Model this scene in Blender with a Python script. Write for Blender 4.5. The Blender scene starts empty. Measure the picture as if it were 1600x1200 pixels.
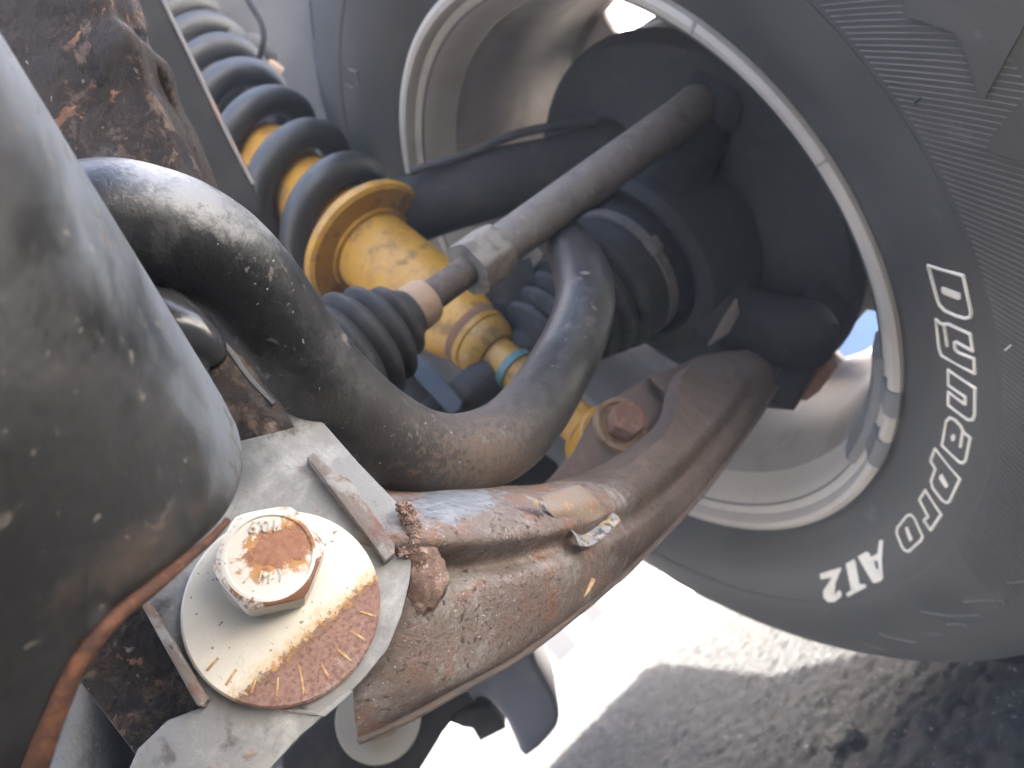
import bpy, bmesh, math, random
import numpy as np
from mathutils import Vector as V, Matrix
R = math.radians
random.seed(7); rng = np.random.default_rng(5)
C = bpy.context.scene.collection

# ------------------------------------------------------------------ camera
CAM = V((0.0, 0.0, 0.232)); FPX = 1209.0
CX = V((0.74233604, -0.15349687, -0.65220849))      # picture right, in the world
CY = V((-0.53725523, 0.44528448, -0.71629502))      # picture down
CZ = V((0.40036736, 0.88213403, 0.24808372))        # view direction
cam_d = bpy.data.cameras.new('camera'); cam = bpy.data.objects.new('camera', cam_d); C.objects.link(cam)
cam.matrix_world = Matrix(((CX.x, -CY.x, -CZ.x, CAM.x), (CX.y, -CY.y, -CZ.y, CAM.y), (CX.z, -CY.z, -CZ.z, CAM.z), (0, 0, 0, 1)))
cam_d.sensor_width = 36; cam_d.lens = 36 * FPX / 1600
cam_d.clip_start = 0.01; cam_d.clip_end = 3000
cam_d.dof.use_dof = True; cam_d.dof.focus_distance = 0.200
cam_d.dof.aperture_fstop = (cam_d.lens / 1000) / 0.0014
bpy.context.scene.camera = cam

# ------------------------------------------------------------------ sky, sun, exposure
HAZE = 0.085
SUN_AZ, SUN_EL = 12.0, 44.0        # azimuth from +Y towards +X
sc = bpy.context.scene
w = bpy.data.worlds.new('World'); sc.world = w; w.use_nodes = True
nt = w.node_tree; bg = nt.nodes['Background']
sky = nt.nodes.new('ShaderNodeTexSky'); sky.sky_type = 'NISHITA'; sky.sun_disc = False
sky.sun_elevation = R(SUN_EL); sky.sun_rotation = R(SUN_AZ); sky.dust_density = 6.0; sky.ozone_density = 0.2; sky.air_density = 0.7
nt.links.new(sky.outputs[0], bg.inputs[0]); bg.inputs[1].default_value = 0.15
sd = bpy.data.lights.new('sun', 'SUN'); sd.energy = 5.0; sd.angle = R(0.5); sd.color = (1.0, 0.95, 0.87)
sun = bpy.data.objects.new('sun', sd); C.objects.link(sun)
az, el = R(SUN_AZ), R(SUN_EL)
sun.rotation_euler = V((math.sin(az) * math.cos(el), math.cos(az) * math.cos(el), math.sin(el))).to_track_quat('Z', 'Y').to_euler()
sc.view_settings.view_transform = 'Standard'; sc.view_settings.look = 'None'
sc.view_settings.gamma = 1.0; sc.view_settings.exposure = 4.35
sc.render.engine = 'CYCLES'
sc.cycles.use_denoising = True; sc.cycles.max_bounces = 10; sc.cycles.diffuse_bounces = 6

# ------------------------------------------------------------------ helpers
def P(x, y, d):
    return CAM + CX * ((x - 800) / FPX * d) + CY * ((y - 600) / FPX * d) + CZ * d
def ray(x, y):
    return CX * ((x - 800) / FPX) + CY * ((y - 600) / FPX) + CZ
def onplane(x, y, p, n):
    r = ray(x, y); return CAM + r * ((p - CAM).dot(n) / r.dot(n))
def cat(pts, n):
    """Catmull-Rom through tuples of numbers"""
    a = np.array([list(p) for p in pts], float)
    a = np.vstack([2 * a[0] - a[1], a, 2 * a[-1] - a[-2]]); out = []
    for i in range(1, len(a) - 2):
        p0, p1, p2, p3 = a[i - 1], a[i], a[i + 1], a[i + 2]
        for k in range(n):
            t = k / n
            out.append(0.5 * (2 * p1 + (p2 - p0) * t + (2 * p0 - 5 * p1 + 4 * p2 - p3) * t * t + (3 * p1 - p0 - 3 * p2 + p3) * t ** 3))
    out.append(a[-2]); return np.array(out)

LOC = {}
def thing(name, label, cat_, loc, group=None):
    o = bpy.data.objects.new(name, None); C.objects.link(o); o.location = loc; o.empty_display_size = 0.02
    o['label'] = label; o['category'] = cat_
    if group: o['group'] = group
    LOC[o] = V(loc); return o
def tag(o, label, cat_, group=None):
    o['label'] = label; o['category'] = cat_
    if group: o['group'] = group
    return o
def obj(name, bm, m, parent=None, smooth=True, origin=None, sharp=35):
    bmesh.ops.recalc_face_normals(bm, faces=bm.faces)
    me = bpy.data.meshes.new(name)
    if origin is None:
        lo = V([min(v.co[i] for v in bm.verts) for i in range(3)]); hi = V([max(v.co[i] for v in bm.verts) for i in range(3)])
        origin = (lo + hi) / 2
    bmesh.ops.translate(bm, verts=bm.verts, vec=-origin)
    if smooth:
        for f in bm.faces: f.smooth = True
        for e in bm.edges:
            if len(e.link_faces) == 2 and e.calc_face_angle(0) > R(sharp): e.smooth = False
    bm.to_mesh(me); bm.free()
    o = bpy.data.objects.new(name, me); C.objects.link(o)
    if m: me.materials.append(m)
    LOC[o] = V(origin)
    if parent:
        o.parent = parent; o.location = V(origin) - LOC[parent]
    else: o.location = origin
    return o
def structure(o): o['kind'] = 'structure'; return o

def frame(n, ref=None):
    n = n.normalized(); ref = ref or V((0, 0, 1))
    if abs(n.dot(ref)) > 0.95: ref = V((1, 0, 0))
    x = (ref - n * ref.dot(n)).normalized(); return x, n.cross(x), n
def add_ring_loft(bm, rings, closed=True, caps=True):
    vs = [[bm.verts.new(p) for p in r] for r in rings]; m = len(vs[0])
    for a, b in zip(vs, vs[1:]):
        for i in range(m if closed else m - 1):
            j = (i + 1) % m; bm.faces.new((a[i], a[j], b[j], b[i]))
    if caps and closed:
        for r, rev in ((vs[0], True), (vs[-1], False)):
            c = bm.verts.new(sum((v.co for v in r), V()) / m)
            for i in range(m):
                j = (i + 1) % m; bm.faces.new((c, r[j], r[i]) if rev else (c, r[i], r[j]))
    return vs
def add_tube(bm, pts, rad, seg=16, n=8, smooth=True):
    """pts: world points, rad: number or list; swept with parallel transport"""
    rad = rad if isinstance(rad, (list, tuple)) else [rad] * len(pts)
    q = [tuple(p) + (r,) for p, r in zip(pts, rad)]
    q = cat(q, n) if smooth and len(q) > 2 else np.array(q)
    rings = []; t0 = None; x = None
    for i in range(len(q)):
        a, b = q[max(i - 1, 0)], q[min(i + 1, len(q) - 1)]
        t = V(b[:3] - a[:3]).normalized()
        if x is None: x = frame(t)[0]
        x = (x - t * x.dot(t)).normalized(); y = t.cross(x); c = V(q[i][:3])
        rings.append([c + (x * math.cos(k * 2 * math.pi / seg) + y * math.sin(k * 2 * math.pi / seg)) * q[i][3] for k in range(seg)])
    add_ring_loft(bm, rings); return bm
def tube(pts, rad, seg=16, n=8, smooth=True): return add_tube(bmesh.new(), pts, rad, seg, n, smooth)
def lathe(o, axis, prof, seg=48, arc=None, close=False, bm=None):
    """prof: (distance along axis, radius)"""
    bm = bm or bmesh.new(); x, y, n = frame(axis); rings = []
    full = arc is None; a0, a1 = arc or (0, 2 * math.pi); cnt = seg if full else seg + 1
    for k in range(cnt):
        t = a0 + (a1 - a0) * k / seg; d = x * math.cos(t) + y * math.sin(t)
        rings.append([bm.verts.new(o + n * a + d * r) for a, r in prof])
    m = len(prof)
    for k in range(cnt if full else cnt - 1):
        A, B = rings[k], rings[(k + 1) % cnt]
        for i in range(m if close else m - 1):
            j = (i + 1) % m
            if (A[i].co - B[i].co).length < 1e-7 and (A[j].co - B[j].co).length < 1e-7: continue
            bm.faces.new((A[i], A[j], B[j], B[i]))
    if not full and close:
        bm.faces.new(rings[0]); bm.faces.new(rings[-1][::-1])
    bmesh.ops.remove_doubles(bm, verts=bm.verts, dist=1e-7)
    return bm
def prism(pts, off, bevel=0.0, seg=2, bm=None):
    own = bm is None; bm = bm or bmesh.new()
    a = [bm.verts.new(p) for p in pts]; b = [bm.verts.new(p + off) for p in pts]; m = len(a)
    fs = [bm.faces.new(a), bm.faces.new(b[::-1])]
    for i in range(m):
        j = (i + 1) % m; fs.append(bm.faces.new((a[i], b[i], b[j], a[j])))
    if bevel:
        bmesh.ops.recalc_face_normals(bm, faces=fs)
        es = [e for e in fs[0].edges] + [e for e in fs[1].edges]
        bmesh.ops.bevel(bm, geom=es, offset=bevel, segments=seg, affect='EDGES', profile=0.5)
    big = [f for f in bm.faces if len(f.verts) > 4]
    bmesh.ops.triangulate(bm, faces=big)
    return bm
def box(c, x, y, z, bevel=0.0, bm=None):
    """c centre; x, y, z half-extent vectors"""
    return prism([c - x - y - z, c + x - y - z, c + x + y - z, c - x + y - z], z * 2, bevel, bm=bm)
def pxpoly(px, p, n): return [onplane(x, y, p, n) for x, y in px]
def rounded(px, r=None, n=3):
    """smooth closed outline"""
    q = [px[-1]] + list(px) + [px[0], px[1]]; out = []
    a = np.array(q, float)
    for i in range(1, len(a) - 2):
        p0, p1, p2, p3 = a[i - 1], a[i], a[i + 1], a[i + 2]
        for k in range(n):
            t = k / n; out.append(tuple(0.5 * (2 * p1 + (p2 - p0) * t + (2 * p0 - 5 * p1 + 4 * p2 - p3) * t * t + (3 * p1 - p0 - 3 * p2 + p3) * t ** 3)))
    return out
def sheet(rows, thick, nu=6, nv=4):
    """solid from a grid of (x, y, d) picture points at their depths; thick = world vector of the back"""
    g = np.array([cat(r, nv) for r in rows])
    g = np.array([cat(g[:, j], nu) for j in range(g.shape[1])]).transpose(1, 0, 2)
    bm = bmesh.new(); U, W_ = g.shape[:2]
    F = [[bm.verts.new(P(*g[i, j])) for j in range(W_)] for i in range(U)]
    B = [[bm.verts.new(P(*g[i, j]) + thick) for j in range(W_)] for i in range(U)]
    for i in range(U - 1):
        for j in range(W_ - 1):
            bm.faces.new((F[i][j], F[i + 1][j], F[i + 1][j + 1], F[i][j + 1])); bm.faces.new((B[i][j], B[i][j + 1], B[i + 1][j + 1], B[i + 1][j]))
    for i in range(U - 1):
        bm.faces.new((F[i][0], B[i][0], B[i + 1][0], F[i + 1][0])); bm.faces.new((F[i][-1], F[i + 1][-1], B[i + 1][-1], B[i][-1]))
    for j in range(W_ - 1):
        bm.faces.new((F[0][j], F[0][j + 1], B[0][j + 1], B[0][j])); bm.faces.new((F[-1][j], B[-1][j], B[-1][j + 1], F[-1][j + 1]))
    return bm
def hexhead(o, axis, corner, h, rot, inner, bm=None, dish=0.0004):
    """hexagonal bolt head with a turned chamfer"""
    bm = bm or bmesh.new(); x, y, n = frame(axis, CX); seg = 48
    def ring(fn, a):
        out = []
        for k in range(seg):
            t = 2 * math.pi * k / seg; r = fn(t); z = a(t) if callable(a) else a
            out.append(o + n * z + (x * math.cos(t + rot) + y * math.sin(t + rot)) * r)
        return out
    hx0 = lambda t: corner * math.cos(math.pi / 6) / math.cos((t % (math.pi / 3)) - math.pi / 6)
    hx = lambda t: hx0(t) if hx0(t) < corner * 0.93 else corner * (0.93 + 0.45 * (hx0(t) / corner - 0.93))
    ap = corner * math.cos(math.pi / 6)
    rings = [ring(hx, 0), ring(hx, lambda t: h - (hx(t) - ap) * 0.55 - h * 0.05), ring(lambda t: ap * 0.985, h - h * 0.022), ring(lambda t: ap * 0.93, h), ring(lambda t: ap * 0.86, h),
             ring(lambda t: ap * 0.83, h - dish), ring(lambda t: ap * 0.4, h - dish)]
    add_ring_loft(bm, rings, True, True); return bm
def text_mesh(body, size, depth):
    cu = bpy.data.curves.new('lettering', 'FONT'); cu.body = body; cu.size = size; cu.extrude = depth; cu.align_x = 'CENTER'; cu.align_y = 'CENTER'
    o = bpy.data.objects.new('lettering', cu); C.objects.link(o)
    dg = bpy.context.evaluated_depsgraph_get(); me = bpy.data.meshes.new_from_object(o.evaluated_get(dg))
    bm = bmesh.new(); bm.from_mesh(me); bpy.data.objects.remove(o); bpy.data.curves.remove(cu); bpy.data.meshes.remove(me)
    return bm

# ------------------------------------------------------------------ materials
MATS = {}
def mat(name, base, rough=0.6, metal=0.0, layers=(), bump=(), spec=0.5, coat=0.0):
    m = bpy.data.materials.new(name); m.use_nodes = True; t = m.node_tree; N = t.nodes; L = t.links
    b = N['Principled BSDF']; b.inputs['Specular IOR Level'].default_value = spec; b.inputs['Metallic'].default_value = metal
    b.inputs['Coat Weight'].default_value = coat
    tc = N.new('ShaderNodeTexCoord').outputs['Object']
    col = None; rg = None; bump_h = None
    def noise(scale, det=6, rgh=0.6, dist=0.0, stretch=None, off=0.0):
        n = N.new('ShaderNodeTexNoise'); n.inputs['Scale'].default_value = scale; n.inputs['Detail'].default_value = det
        n.inputs['Roughness'].default_value = rgh; n.inputs['Distortion'].default_value = dist
        mp = N.new('ShaderNodeMapping'); L.new(tc, mp.inputs[0]); mp.inputs['Location'].default_value = (off, off * 0.7, off * 1.3)
        if stretch:
            mp.inputs['Scale'].default_value = stretch
        L.new(mp.outputs[0], n.inputs['Vector']); return n.outputs[0]
    def math_(op, a, bb):
        n = N.new('ShaderNodeMath'); n.operation = op
        for i, v in enumerate((a, bb)):
            if isinstance(v, (int, float)): n.inputs[i].default_value = v
            else: L.new(v, n.inputs[i])
        return n.outputs[0]
    def rgb(c):
        n = N.new('ShaderNodeRGB'); n.outputs[0].default_value = (*c, 1); return n.outputs[0]
    col = rgb(base); rg = N.new('ShaderNodeValue'); rg.outputs[0].default_value = rough; rg = rg.outputs[0]
    heights = []
    for k, l in enumerate(layers):
        f = noise(l.get('scale', 40), l.get('det', 7), l.get('rgh', 0.62), l.get('dist', 0.3), l.get('stretch'), 3.1 * k + 1.7 + l.get('off', 0))
        for g in l.get('grad', ()):
            sub = N.new('ShaderNodeVectorMath'); sub.operation = 'SUBTRACT'; L.new(tc, sub.inputs[0]); sub.inputs[1].default_value = g[1]
            if g[0] == 'lin':
                d = N.new('ShaderNodeVectorMath'); d.operation = 'DOT_PRODUCT'; L.new(sub.outputs[0], d.inputs[0]); d.inputs[1].default_value = g[2]
                v = d.outputs['Value']
            elif g[0] == 'ell':
                sq = None
                for ax in (g[2], g[3]):
                    d = N.new('ShaderNodeVectorMath'); d.operation = 'DOT_PRODUCT'; L.new(sub.outputs[0], d.inputs[0]); d.inputs[1].default_value = ax
                    q = math_('MULTIPLY', d.outputs['Value'], d.outputs['Value']); sq = q if sq is None else math_('ADD', sq, q)
                v = math_('MULTIPLY', math_('SUBTRACT', 1.0, math_('SQRT', sq, 0)), g[4])
            else:
                d = N.new('ShaderNodeVectorMath'); d.operation = 'LENGTH'
                if len(g) > 4:
                    ml = N.new('ShaderNodeVectorMath'); ml.operation = 'MULTIPLY'; L.new(sub.outputs[0], ml.inputs[0]); ml.inputs[1].default_value = g[4]; L.new(ml.outputs[0], d.inputs[0])
                else: L.new(sub.outputs[0], d.inputs[0])
                v = math_('MULTIPLY', math_('SUBTRACT', 1.0, math_('DIVIDE', d.outputs['Value'], g[2])), g[3])
            cl = N.new('ShaderNodeClamp'); L.new(v, cl.inputs[0]); cl.inputs[1].default_value = -1.2; cl.inputs[2].default_value = 1.2
            f = math_('ADD', f, cl.outputs[0])
        mr = N.new('ShaderNodeMapRange'); mr.interpolation_type = 'SMOOTHSTEP'; L.new(f, mr.inputs[0])
        mr.inputs[1].default_value = l.get('lo', 0.5); mr.inputs[2].default_value = l.get('hi', 0.6); fac = mr.outputs[0]
        if l.get('amt', 1) != 1: fac = math_('MULTIPLY', fac, l['amt'])
        lc = rgb(l['col'])
        if 'col2' in l:
            x2 = N.new('ShaderNodeMix'); x2.data_type = 'RGBA'
            m2 = N.new('ShaderNodeMapRange'); L.new(noise(l.get('scale2', 300), 6, 0.65, 0.2, None, 9.3 + k), m2.inputs[0]); m2.inputs[1].default_value = 0.36; m2.inputs[2].default_value = 0.64
            L.new(m2.outputs[0], x2.inputs[0]); L.new(lc, x2.inputs[6]); L.new(rgb(l['col2']), x2.inputs[7]); lc = x2.outputs[2]
        x = N.new('ShaderNodeMix'); x.data_type = 'RGBA'; L.new(fac, x.inputs[0]); L.new(col, x.inputs[6]); L.new(lc, x.inputs[7]); col = x.outputs[2]
        if 'rough' in l:
            y = N.new('ShaderNodeMix'); L.new(fac, y.inputs[0]); L.new(rg, y.inputs[2]); y.inputs[3].default_value = l['rough']; rg = y.outputs[0]
        if 'metal' in l:
            mm = math_('MULTIPLY', fac, l['metal']); L.new(mm, b.inputs['Metallic'])
        if 'height' in l: heights.append((fac, l['height']))
    L.new(col, b.inputs['Base Color']); L.new(rg, b.inputs['Roughness'])
    h = None
    for f, a in heights:
        v = math_('MULTIPLY', f, a); h = v if h is None else math_('ADD', h, v)
    for s, a in bump:
        v = math_('MULTIPLY', noise(s, 5, 0.6, 0.0, None, 5.5), a); h = v if h is None else math_('ADD', h, v)
    if h is not None:
        bp = N.new('ShaderNodeBump'); bp.inputs['Strength'].default_value = 1.0; bp.inputs['Distance'].default_value = 1.0; L.new(h, bp.inputs['Height']); L.new(bp.outputs[0], b.inputs['Normal'])
    MATS[name] = m; return m
RUST, RUST_D, ORANGE = (0.20, 0.085, 0.05), (0.10, 0.05, 0.035), (0.42, 0.19, 0.05)
DUST, DUST_L = (0.17, 0.135, 0.105), (0.42, 0.36, 0.29)
# near black painted steel: scuffed, dusty
m_black = mat('black_painted_steel', (0.022, 0.023, 0.025), 0.42, layers=[
    dict(col=(0.10, 0.10, 0.10), scale=28, lo=0.45, hi=0.75, amt=0.75, rough=0.6, det=9),
    dict(col=DUST, scale=55, lo=0.56, hi=0.70, amt=0.55, rough=0.8, stretch=(1, 1, 0.5)),
    dict(col=(0.24, 0.24, 0.23), scale=160, lo=0.66, hi=0.72, rough=0.75),
    dict(col=DUST_L, scale=420, lo=0.72, hi=0.76, rough=0.9)], bump=[(90, 0.0004), (500, 0.00008)])
S0_, S1_ = P(-60, -48, 0.112), P(352, 628, 0.166); adir = (S1_ - S0_).normalized(); vr = (S1_.lerp(S0_, 0.3) - CAM).normalized()
nl = vr.cross(adir).normalized()
if nl.dot(CX) > 0: nl = -nl                      # from the right-hand silhouette towards the axis
vt = nl.cross(adir).normalized()
if vt.dot(vr) > 0: vt = -vt                      # towards the camera
RAD = 0.056
CR_ORG = S0_ + nl * RAD + adir * 0.08            # a point of the beam's axis
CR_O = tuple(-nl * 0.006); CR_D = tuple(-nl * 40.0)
m_cross = mat('crossmember_paint', (0.022, 0.0218, 0.0216), 0.5, spec=0.4, layers=[
    dict(col=(0.050, 0.050, 0.050), scale=22, lo=0.42, hi=0.72, amt=0.8, rough=0.48, det=9, rgh=0.65),
    dict(col=(0.013, 0.013, 0.013), scale=40, lo=0.50, hi=0.66, amt=0.8, det=8, rough=0.3),
    dict(col=(0.075, 0.055, 0.042), scale=30, lo=0.58, hi=0.74, amt=0.6, rough=0.8, det=7),
    dict(col=(0.11, 0.11, 0.11), scale=55, lo=0.58, hi=0.72, amt=0.7, det=8, stretch=(1, 1, 0.4), rough=0.55),
    dict(col=(0.14, 0.153, 0.165), scale=45, lo=0.50, hi=1.0, det=9, rgh=0.65, stretch=(1, 1, 0.5), rough=0.55, grad=[('lin', CR_O, CR_D)]),  # chalky scuffing plus painted light, paler towards the upper right edge
    dict(col=(0.10, 0.085, 0.07), scale=70, lo=0.62, hi=0.66, amt=0.7, rough=0.9, det=4),
    dict(col=(0.075, 0.05, 0.036), scale=120, lo=0.58, hi=0.85, amt=0.6, rough=0.9, det=10, rgh=0.7, grad=[('ell', tuple(P(322, 822, 0.150) - CR_ORG + nl * 0.040), tuple((CX - CY).normalized() / 0.014), tuple((CX + CY).normalized() / 0.005), 0.35)]),
    dict(col=(0.13, 0.115, 0.095), scale=260, lo=0.68, hi=0.71, amt=0.8, rough=0.9, det=2)], bump=[(25, 0.0007), (400, 0.0001)])
m_seam = mat('rusty_seam', (0.075, 0.038, 0.027), 0.9, spec=0.2, layers=[dict(col=(0.15, 0.068, 0.04), scale=130, lo=0.48, hi=0.60, det=11, rgh=0.78), dict(col=(0.045, 0.026, 0.021), scale=110, lo=0.55, hi=0.64, det=10, rgh=0.75)], bump=[(400, 0.0004)])
m_brown = mat('rusty_muddy_steel', (0.034, 0.026, 0.021), 0.85, spec=0.3, layers=[
    dict(col=(0.13, 0.092, 0.066), scale=70, lo=0.49, hi=0.58, col2=(0.06, 0.043, 0.034), scale2=260, rough=0.9, height=0.0005, det=12, rgh=0.78),
    dict(col=(0.014, 0.012, 0.012), scale=40, lo=0.55, hi=0.62, rough=0.7, det=10, rgh=0.75),
    dict(col=(0.26, 0.13, 0.08), scale=70, lo=0.63, hi=0.66, rough=0.9, det=6),
    dict(col=(0.17, 0.165, 0.155), scale=26, lo=0.56, hi=0.74, amt=0.7, rough=0.35, det=12, rgh=0.75),
    dict(col=(0.20, 0.165, 0.13), scale=330, lo=0.73, hi=0.77, det=1)], bump=[(70, 0.0012), (220, 0.0010), (700, 0.0003)])
m_plate = mat('grey_zinc_plate', (0.055, 0.0545, 0.052), 0.62, layers=[
    dict(col=(0.115, 0.113, 0.107), scale=80, lo=0.46, hi=0.62, det=12, rgh=0.8),
    dict(col=(0.065, 0.06, 0.055), scale=110, lo=0.56, hi=0.64, amt=0.8, det=12, rgh=0.8),
    dict(col=(0.19, 0.105, 0.07), scale=80, lo=0.57, hi=0.64, amt=0.85, det=12, rgh=0.8, rough=0.9, height=0.0002),
    dict(col=(0.45, 0.39, 0.31), scale=260, lo=0.68, hi=0.71, det=2),
    dict(col=(0.03, 0.028, 0.026), scale=420, lo=0.66, hi=0.69, det=2, height=-0.0002)], bump=[(200, 0.0004), (900, 0.00018)])
m_plate = mat('grey_zinc_plate', (0.20, 0.198, 0.19), 0.62, layers=[
    dict(col=(0.36, 0.355, 0.335), scale=60, lo=0.45, hi=0.7, det=9, rgh=0.7),
    dict(col=(0.06, 0.055, 0.05), scale=85, lo=0.57, hi=0.68, amt=0.8, det=9),
    dict(col=(0.23, 0.13, 0.09), scale=70, lo=0.58, hi=0.68, amt=0.85, det=9, rough=0.9, height=0.0002),
    dict(col=(0.48, 0.42, 0.34), scale=260, lo=0.68, hi=0.72),
    dict(col=(0.03, 0.028, 0.026), scale=500, lo=0.70, hi=0.74)], bump=[(200, 0.0004), (900, 0.00012)])
lo_c = P(890, 850, 0.36)
m_lca = mat('rusty_control_arm_steel', (0.165, 0.125, 0.102), 0.72, layers=[
    dict(col=(0.30, 0.285, 0.26), scale=38, lo=0.46, hi=0.64, det=12, rgh=0.78, amt=0.85, rough=0.55),
    dict(col=(0.26, 0.125, 0.07), scale=34, lo=0.49, hi=0.60, det=12, rgh=0.8, col2=(0.19, 0.10, 0.07), scale2=600, rough=0.95, amt=0.9),
    dict(col=(0.43, 0.25, 0.155), scale=90, lo=0.58, hi=0.70, det=12, rgh=0.85, amt=0.8, height=0.00025),
    dict(col=(0.095, 0.058, 0.045), scale=480, lo=0.575, hi=0.65, det=8, rgh=0.75, height=-0.0004),
    dict(col=(0.62, 0.54, 0.45), scale=700, lo=0.62, hi=0.69, det=5, rgh=0.7),
    dict(col=(0.30, 0.31, 0.315), col2=(0.16, 0.165, 0.17), scale2=200, scale=120, lo=0.56, hi=0.66, det=10, rgh=0.75, rough=0.33, grad=[('ell', tuple(P(705, 797, 0.217) - lo_c), tuple((CX * 0.98) / 0.016), tuple(CY / 0.0045), 0.35)]),  # grey-blue patch paints the highlight on the arm's upper edge
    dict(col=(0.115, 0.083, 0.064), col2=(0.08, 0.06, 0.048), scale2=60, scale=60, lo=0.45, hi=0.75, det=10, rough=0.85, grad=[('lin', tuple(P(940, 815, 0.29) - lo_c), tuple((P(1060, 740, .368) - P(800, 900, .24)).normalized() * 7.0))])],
    bump=[(110, 0.0008), (420, 0.0009), (1300, 0.0003)])
m_lca_dusty = mat('dusty_brown_steel', (0.095, 0.07, 0.056), 0.85, layers=[
    dict(col=(0.065, 0.053, 0.046), scale=40, lo=0.47, hi=0.62, det=10), dict(col=(0.15, 0.108, 0.083), scale=90, lo=0.58, hi=0.7, amt=0.7)], bump=[(110, 0.0006), (500, 0.0002)])
m_flake = mat('peeling_paint_flake', (0.215, 0.165, 0.12), 0.85, layers=[dict(col=(0.27, 0.15, 0.09), scale=110, lo=0.48, hi=0.60, rough=0.9, det=11, rgh=0.78), dict(col=(0.20, 0.185, 0.16), scale=190, lo=0.55, hi=0.60, det=9, rgh=0.75), dict(col=(0.33, 0.22, 0.10), scale=220, lo=0.60, hi=0.64, det=6)], bump=[(500, 0.0006)])
m_lift = mat('lifted_grey_coating', (0.22, 0.21, 0.19), 0.7, layers=[dict(col=(0.06, 0.06, 0.06), scale=260, lo=0.52, hi=0.58), dict(col=(0.36, 0.23, 0.07), scale=160, lo=0.54, hi=0.60), dict(col=(0.33, 0.33, 0.31), scale=420, lo=0.58, hi=0.62)], bump=[(500, 0.0005)])
bo = P(470, 560, 0.30)
m_bar = mat('sway_bar_paint', (0.014, 0.0145, 0.015), 0.40, layers=[
    dict(col=(0.055, 0.055, 0.055), scale=60, lo=0.52, hi=0.64, amt=0.6, det=9, rgh=0.75, rough=0.5),
    dict(col=(0.20, 0.20, 0.195), scale=90, lo=0.56, hi=0.80, amt=0.9, det=12, rgh=0.85, rough=0.5, grad=[('ell', tuple(P(270, 285, 0.168) - bo), tuple((CX * 0.85 + CY * 0.5) / 0.024), tuple((CY * 0.85 - CX * 0.5) / 0.0085), 0.4)]),  # grey scuff patch paints the sky highlight along the bar's top
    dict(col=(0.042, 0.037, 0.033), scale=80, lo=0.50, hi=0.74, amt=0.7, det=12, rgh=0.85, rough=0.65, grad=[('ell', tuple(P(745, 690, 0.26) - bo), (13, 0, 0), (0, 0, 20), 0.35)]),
    dict(col=(0.13, 0.088, 0.06), scale=420, lo=0.60, hi=0.74, amt=0.7, det=6, rgh=0.8, rough=0.9, grad=[('ell', tuple(P(770, 712, 0.26) - bo), (20, 0, 0), (0, 0, 26), 0.25)]),
    dict(col=(0.11, 0.10, 0.09), scale=120, lo=0.63, hi=0.65, amt=0.8, det=4, rgh=0.7, rough=0.8),
    dict(col=(0.13, 0.13, 0.125), scale=230, lo=0.68, hi=0.73, rough=0.7, det=4, stretch=(1, 1, 0.5)),
    dict(col=(0.22, 0.21, 0.19), scale=420, lo=0.75, hi=0.77, det=1)], bump=[(180, 0.0003), (700, 0.00018)])
m_yellow = mat('yellow_painted_steel', (0.31, 0.165, 0.018), 0.5, layers=[
    dict(col=(0.215, 0.105, 0.02), scale=40, lo=0.46, hi=0.62, amt=0.8, det=11, rgh=0.75), dict(col=(0.11, 0.055, 0.028), scale=150, lo=0.63, hi=0.70, rough=0.9, det=8),
    dict(col=(0.12, 0.072, 0.035), scale=60, lo=0.54, hi=0.64, amt=0.75, rough=0.9, det=10), dict(col=(0.30, 0.24, 0.15), scale=70, lo=0.62, hi=0.72, amt=0.6, det=10)], bump=[(200, 0.0003)])
m_yrust = mat('rust_band', (0.115, 0.055, 0.03), 0.9, layers=[dict(col=(0.25, 0.12, 0.03), scale=90, lo=0.56, hi=0.66, det=9)], bump=[(400, 0.0004)])
m_coil = mat('coil_black_coating', (0.014, 0.014, 0.014), 0.5, layers=[dict(col=(0.035, 0.033, 0.031), scale=40, lo=0.5, hi=0.7, amt=0.7, rough=0.75)], bump=[(300, 0.0001)])
m_rubber = mat('dusty_black_rubber', (0.020, 0.020, 0.0195), 0.7, spec=0.3, layers=[dict(col=(0.055, 0.051, 0.046), scale=70, lo=0.48, hi=0.68, amt=0.7, rough=0.85)], bump=[(400, 0.0001)])
m_rod = mat('weathered_grey_rod', (0.12, 0.103, 0.088), 0.7, layers=[dict(col=(0.085, 0.072, 0.062), scale=90, lo=0.45, hi=0.68, det=10), dict(col=(0.17, 0.16, 0.14), scale=160, lo=0.58, hi=0.68, det=8)], bump=[(300, 0.0003)])
m_clamp = mat('tan_corroded_clamp', (0.22, 0.15, 0.095), 0.75, layers=[dict(col=(0.20, 0.12, 0.07), scale=120, lo=0.52, hi=0.64)], bump=[(500, 0.0003)])
m_dark = mat('dark_grimy_steel', (0.014, 0.0135, 0.013), 0.8, spec=0.25, layers=[dict(col=(0.034, 0.029, 0.025), scale=60, lo=0.50, hi=0.62, amt=0.8, rough=0.9, det=10, rgh=0.75)], bump=[(150, 0.0005)])
m_rotor = mat('dark_grey_shield', (0.024, 0.024, 0.0245), 0.8, spec=0.25, layers=[dict(col=(0.04, 0.037, 0.034), scale=50, lo=0.50, hi=0.64, amt=0.7, det=10, rgh=0.75)], bump=[(120, 0.0003)])
m_grey = mat('grey_dusty_panel', (0.065, 0.062, 0.06), 0.85, spec=0.2, layers=[dict(col=(0.05, 0.048, 0.046), scale=12, lo=0.45, hi=0.7)], bump=[(60, 0.0006)])
m_splash = mat('dark_splash_panel', (0.04, 0.04, 0.04), 0.8, layers=[dict(col=(0.06, 0.057, 0.055), scale=12, lo=0.45, hi=0.7)], bump=[(60, 0.0006)])
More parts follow.
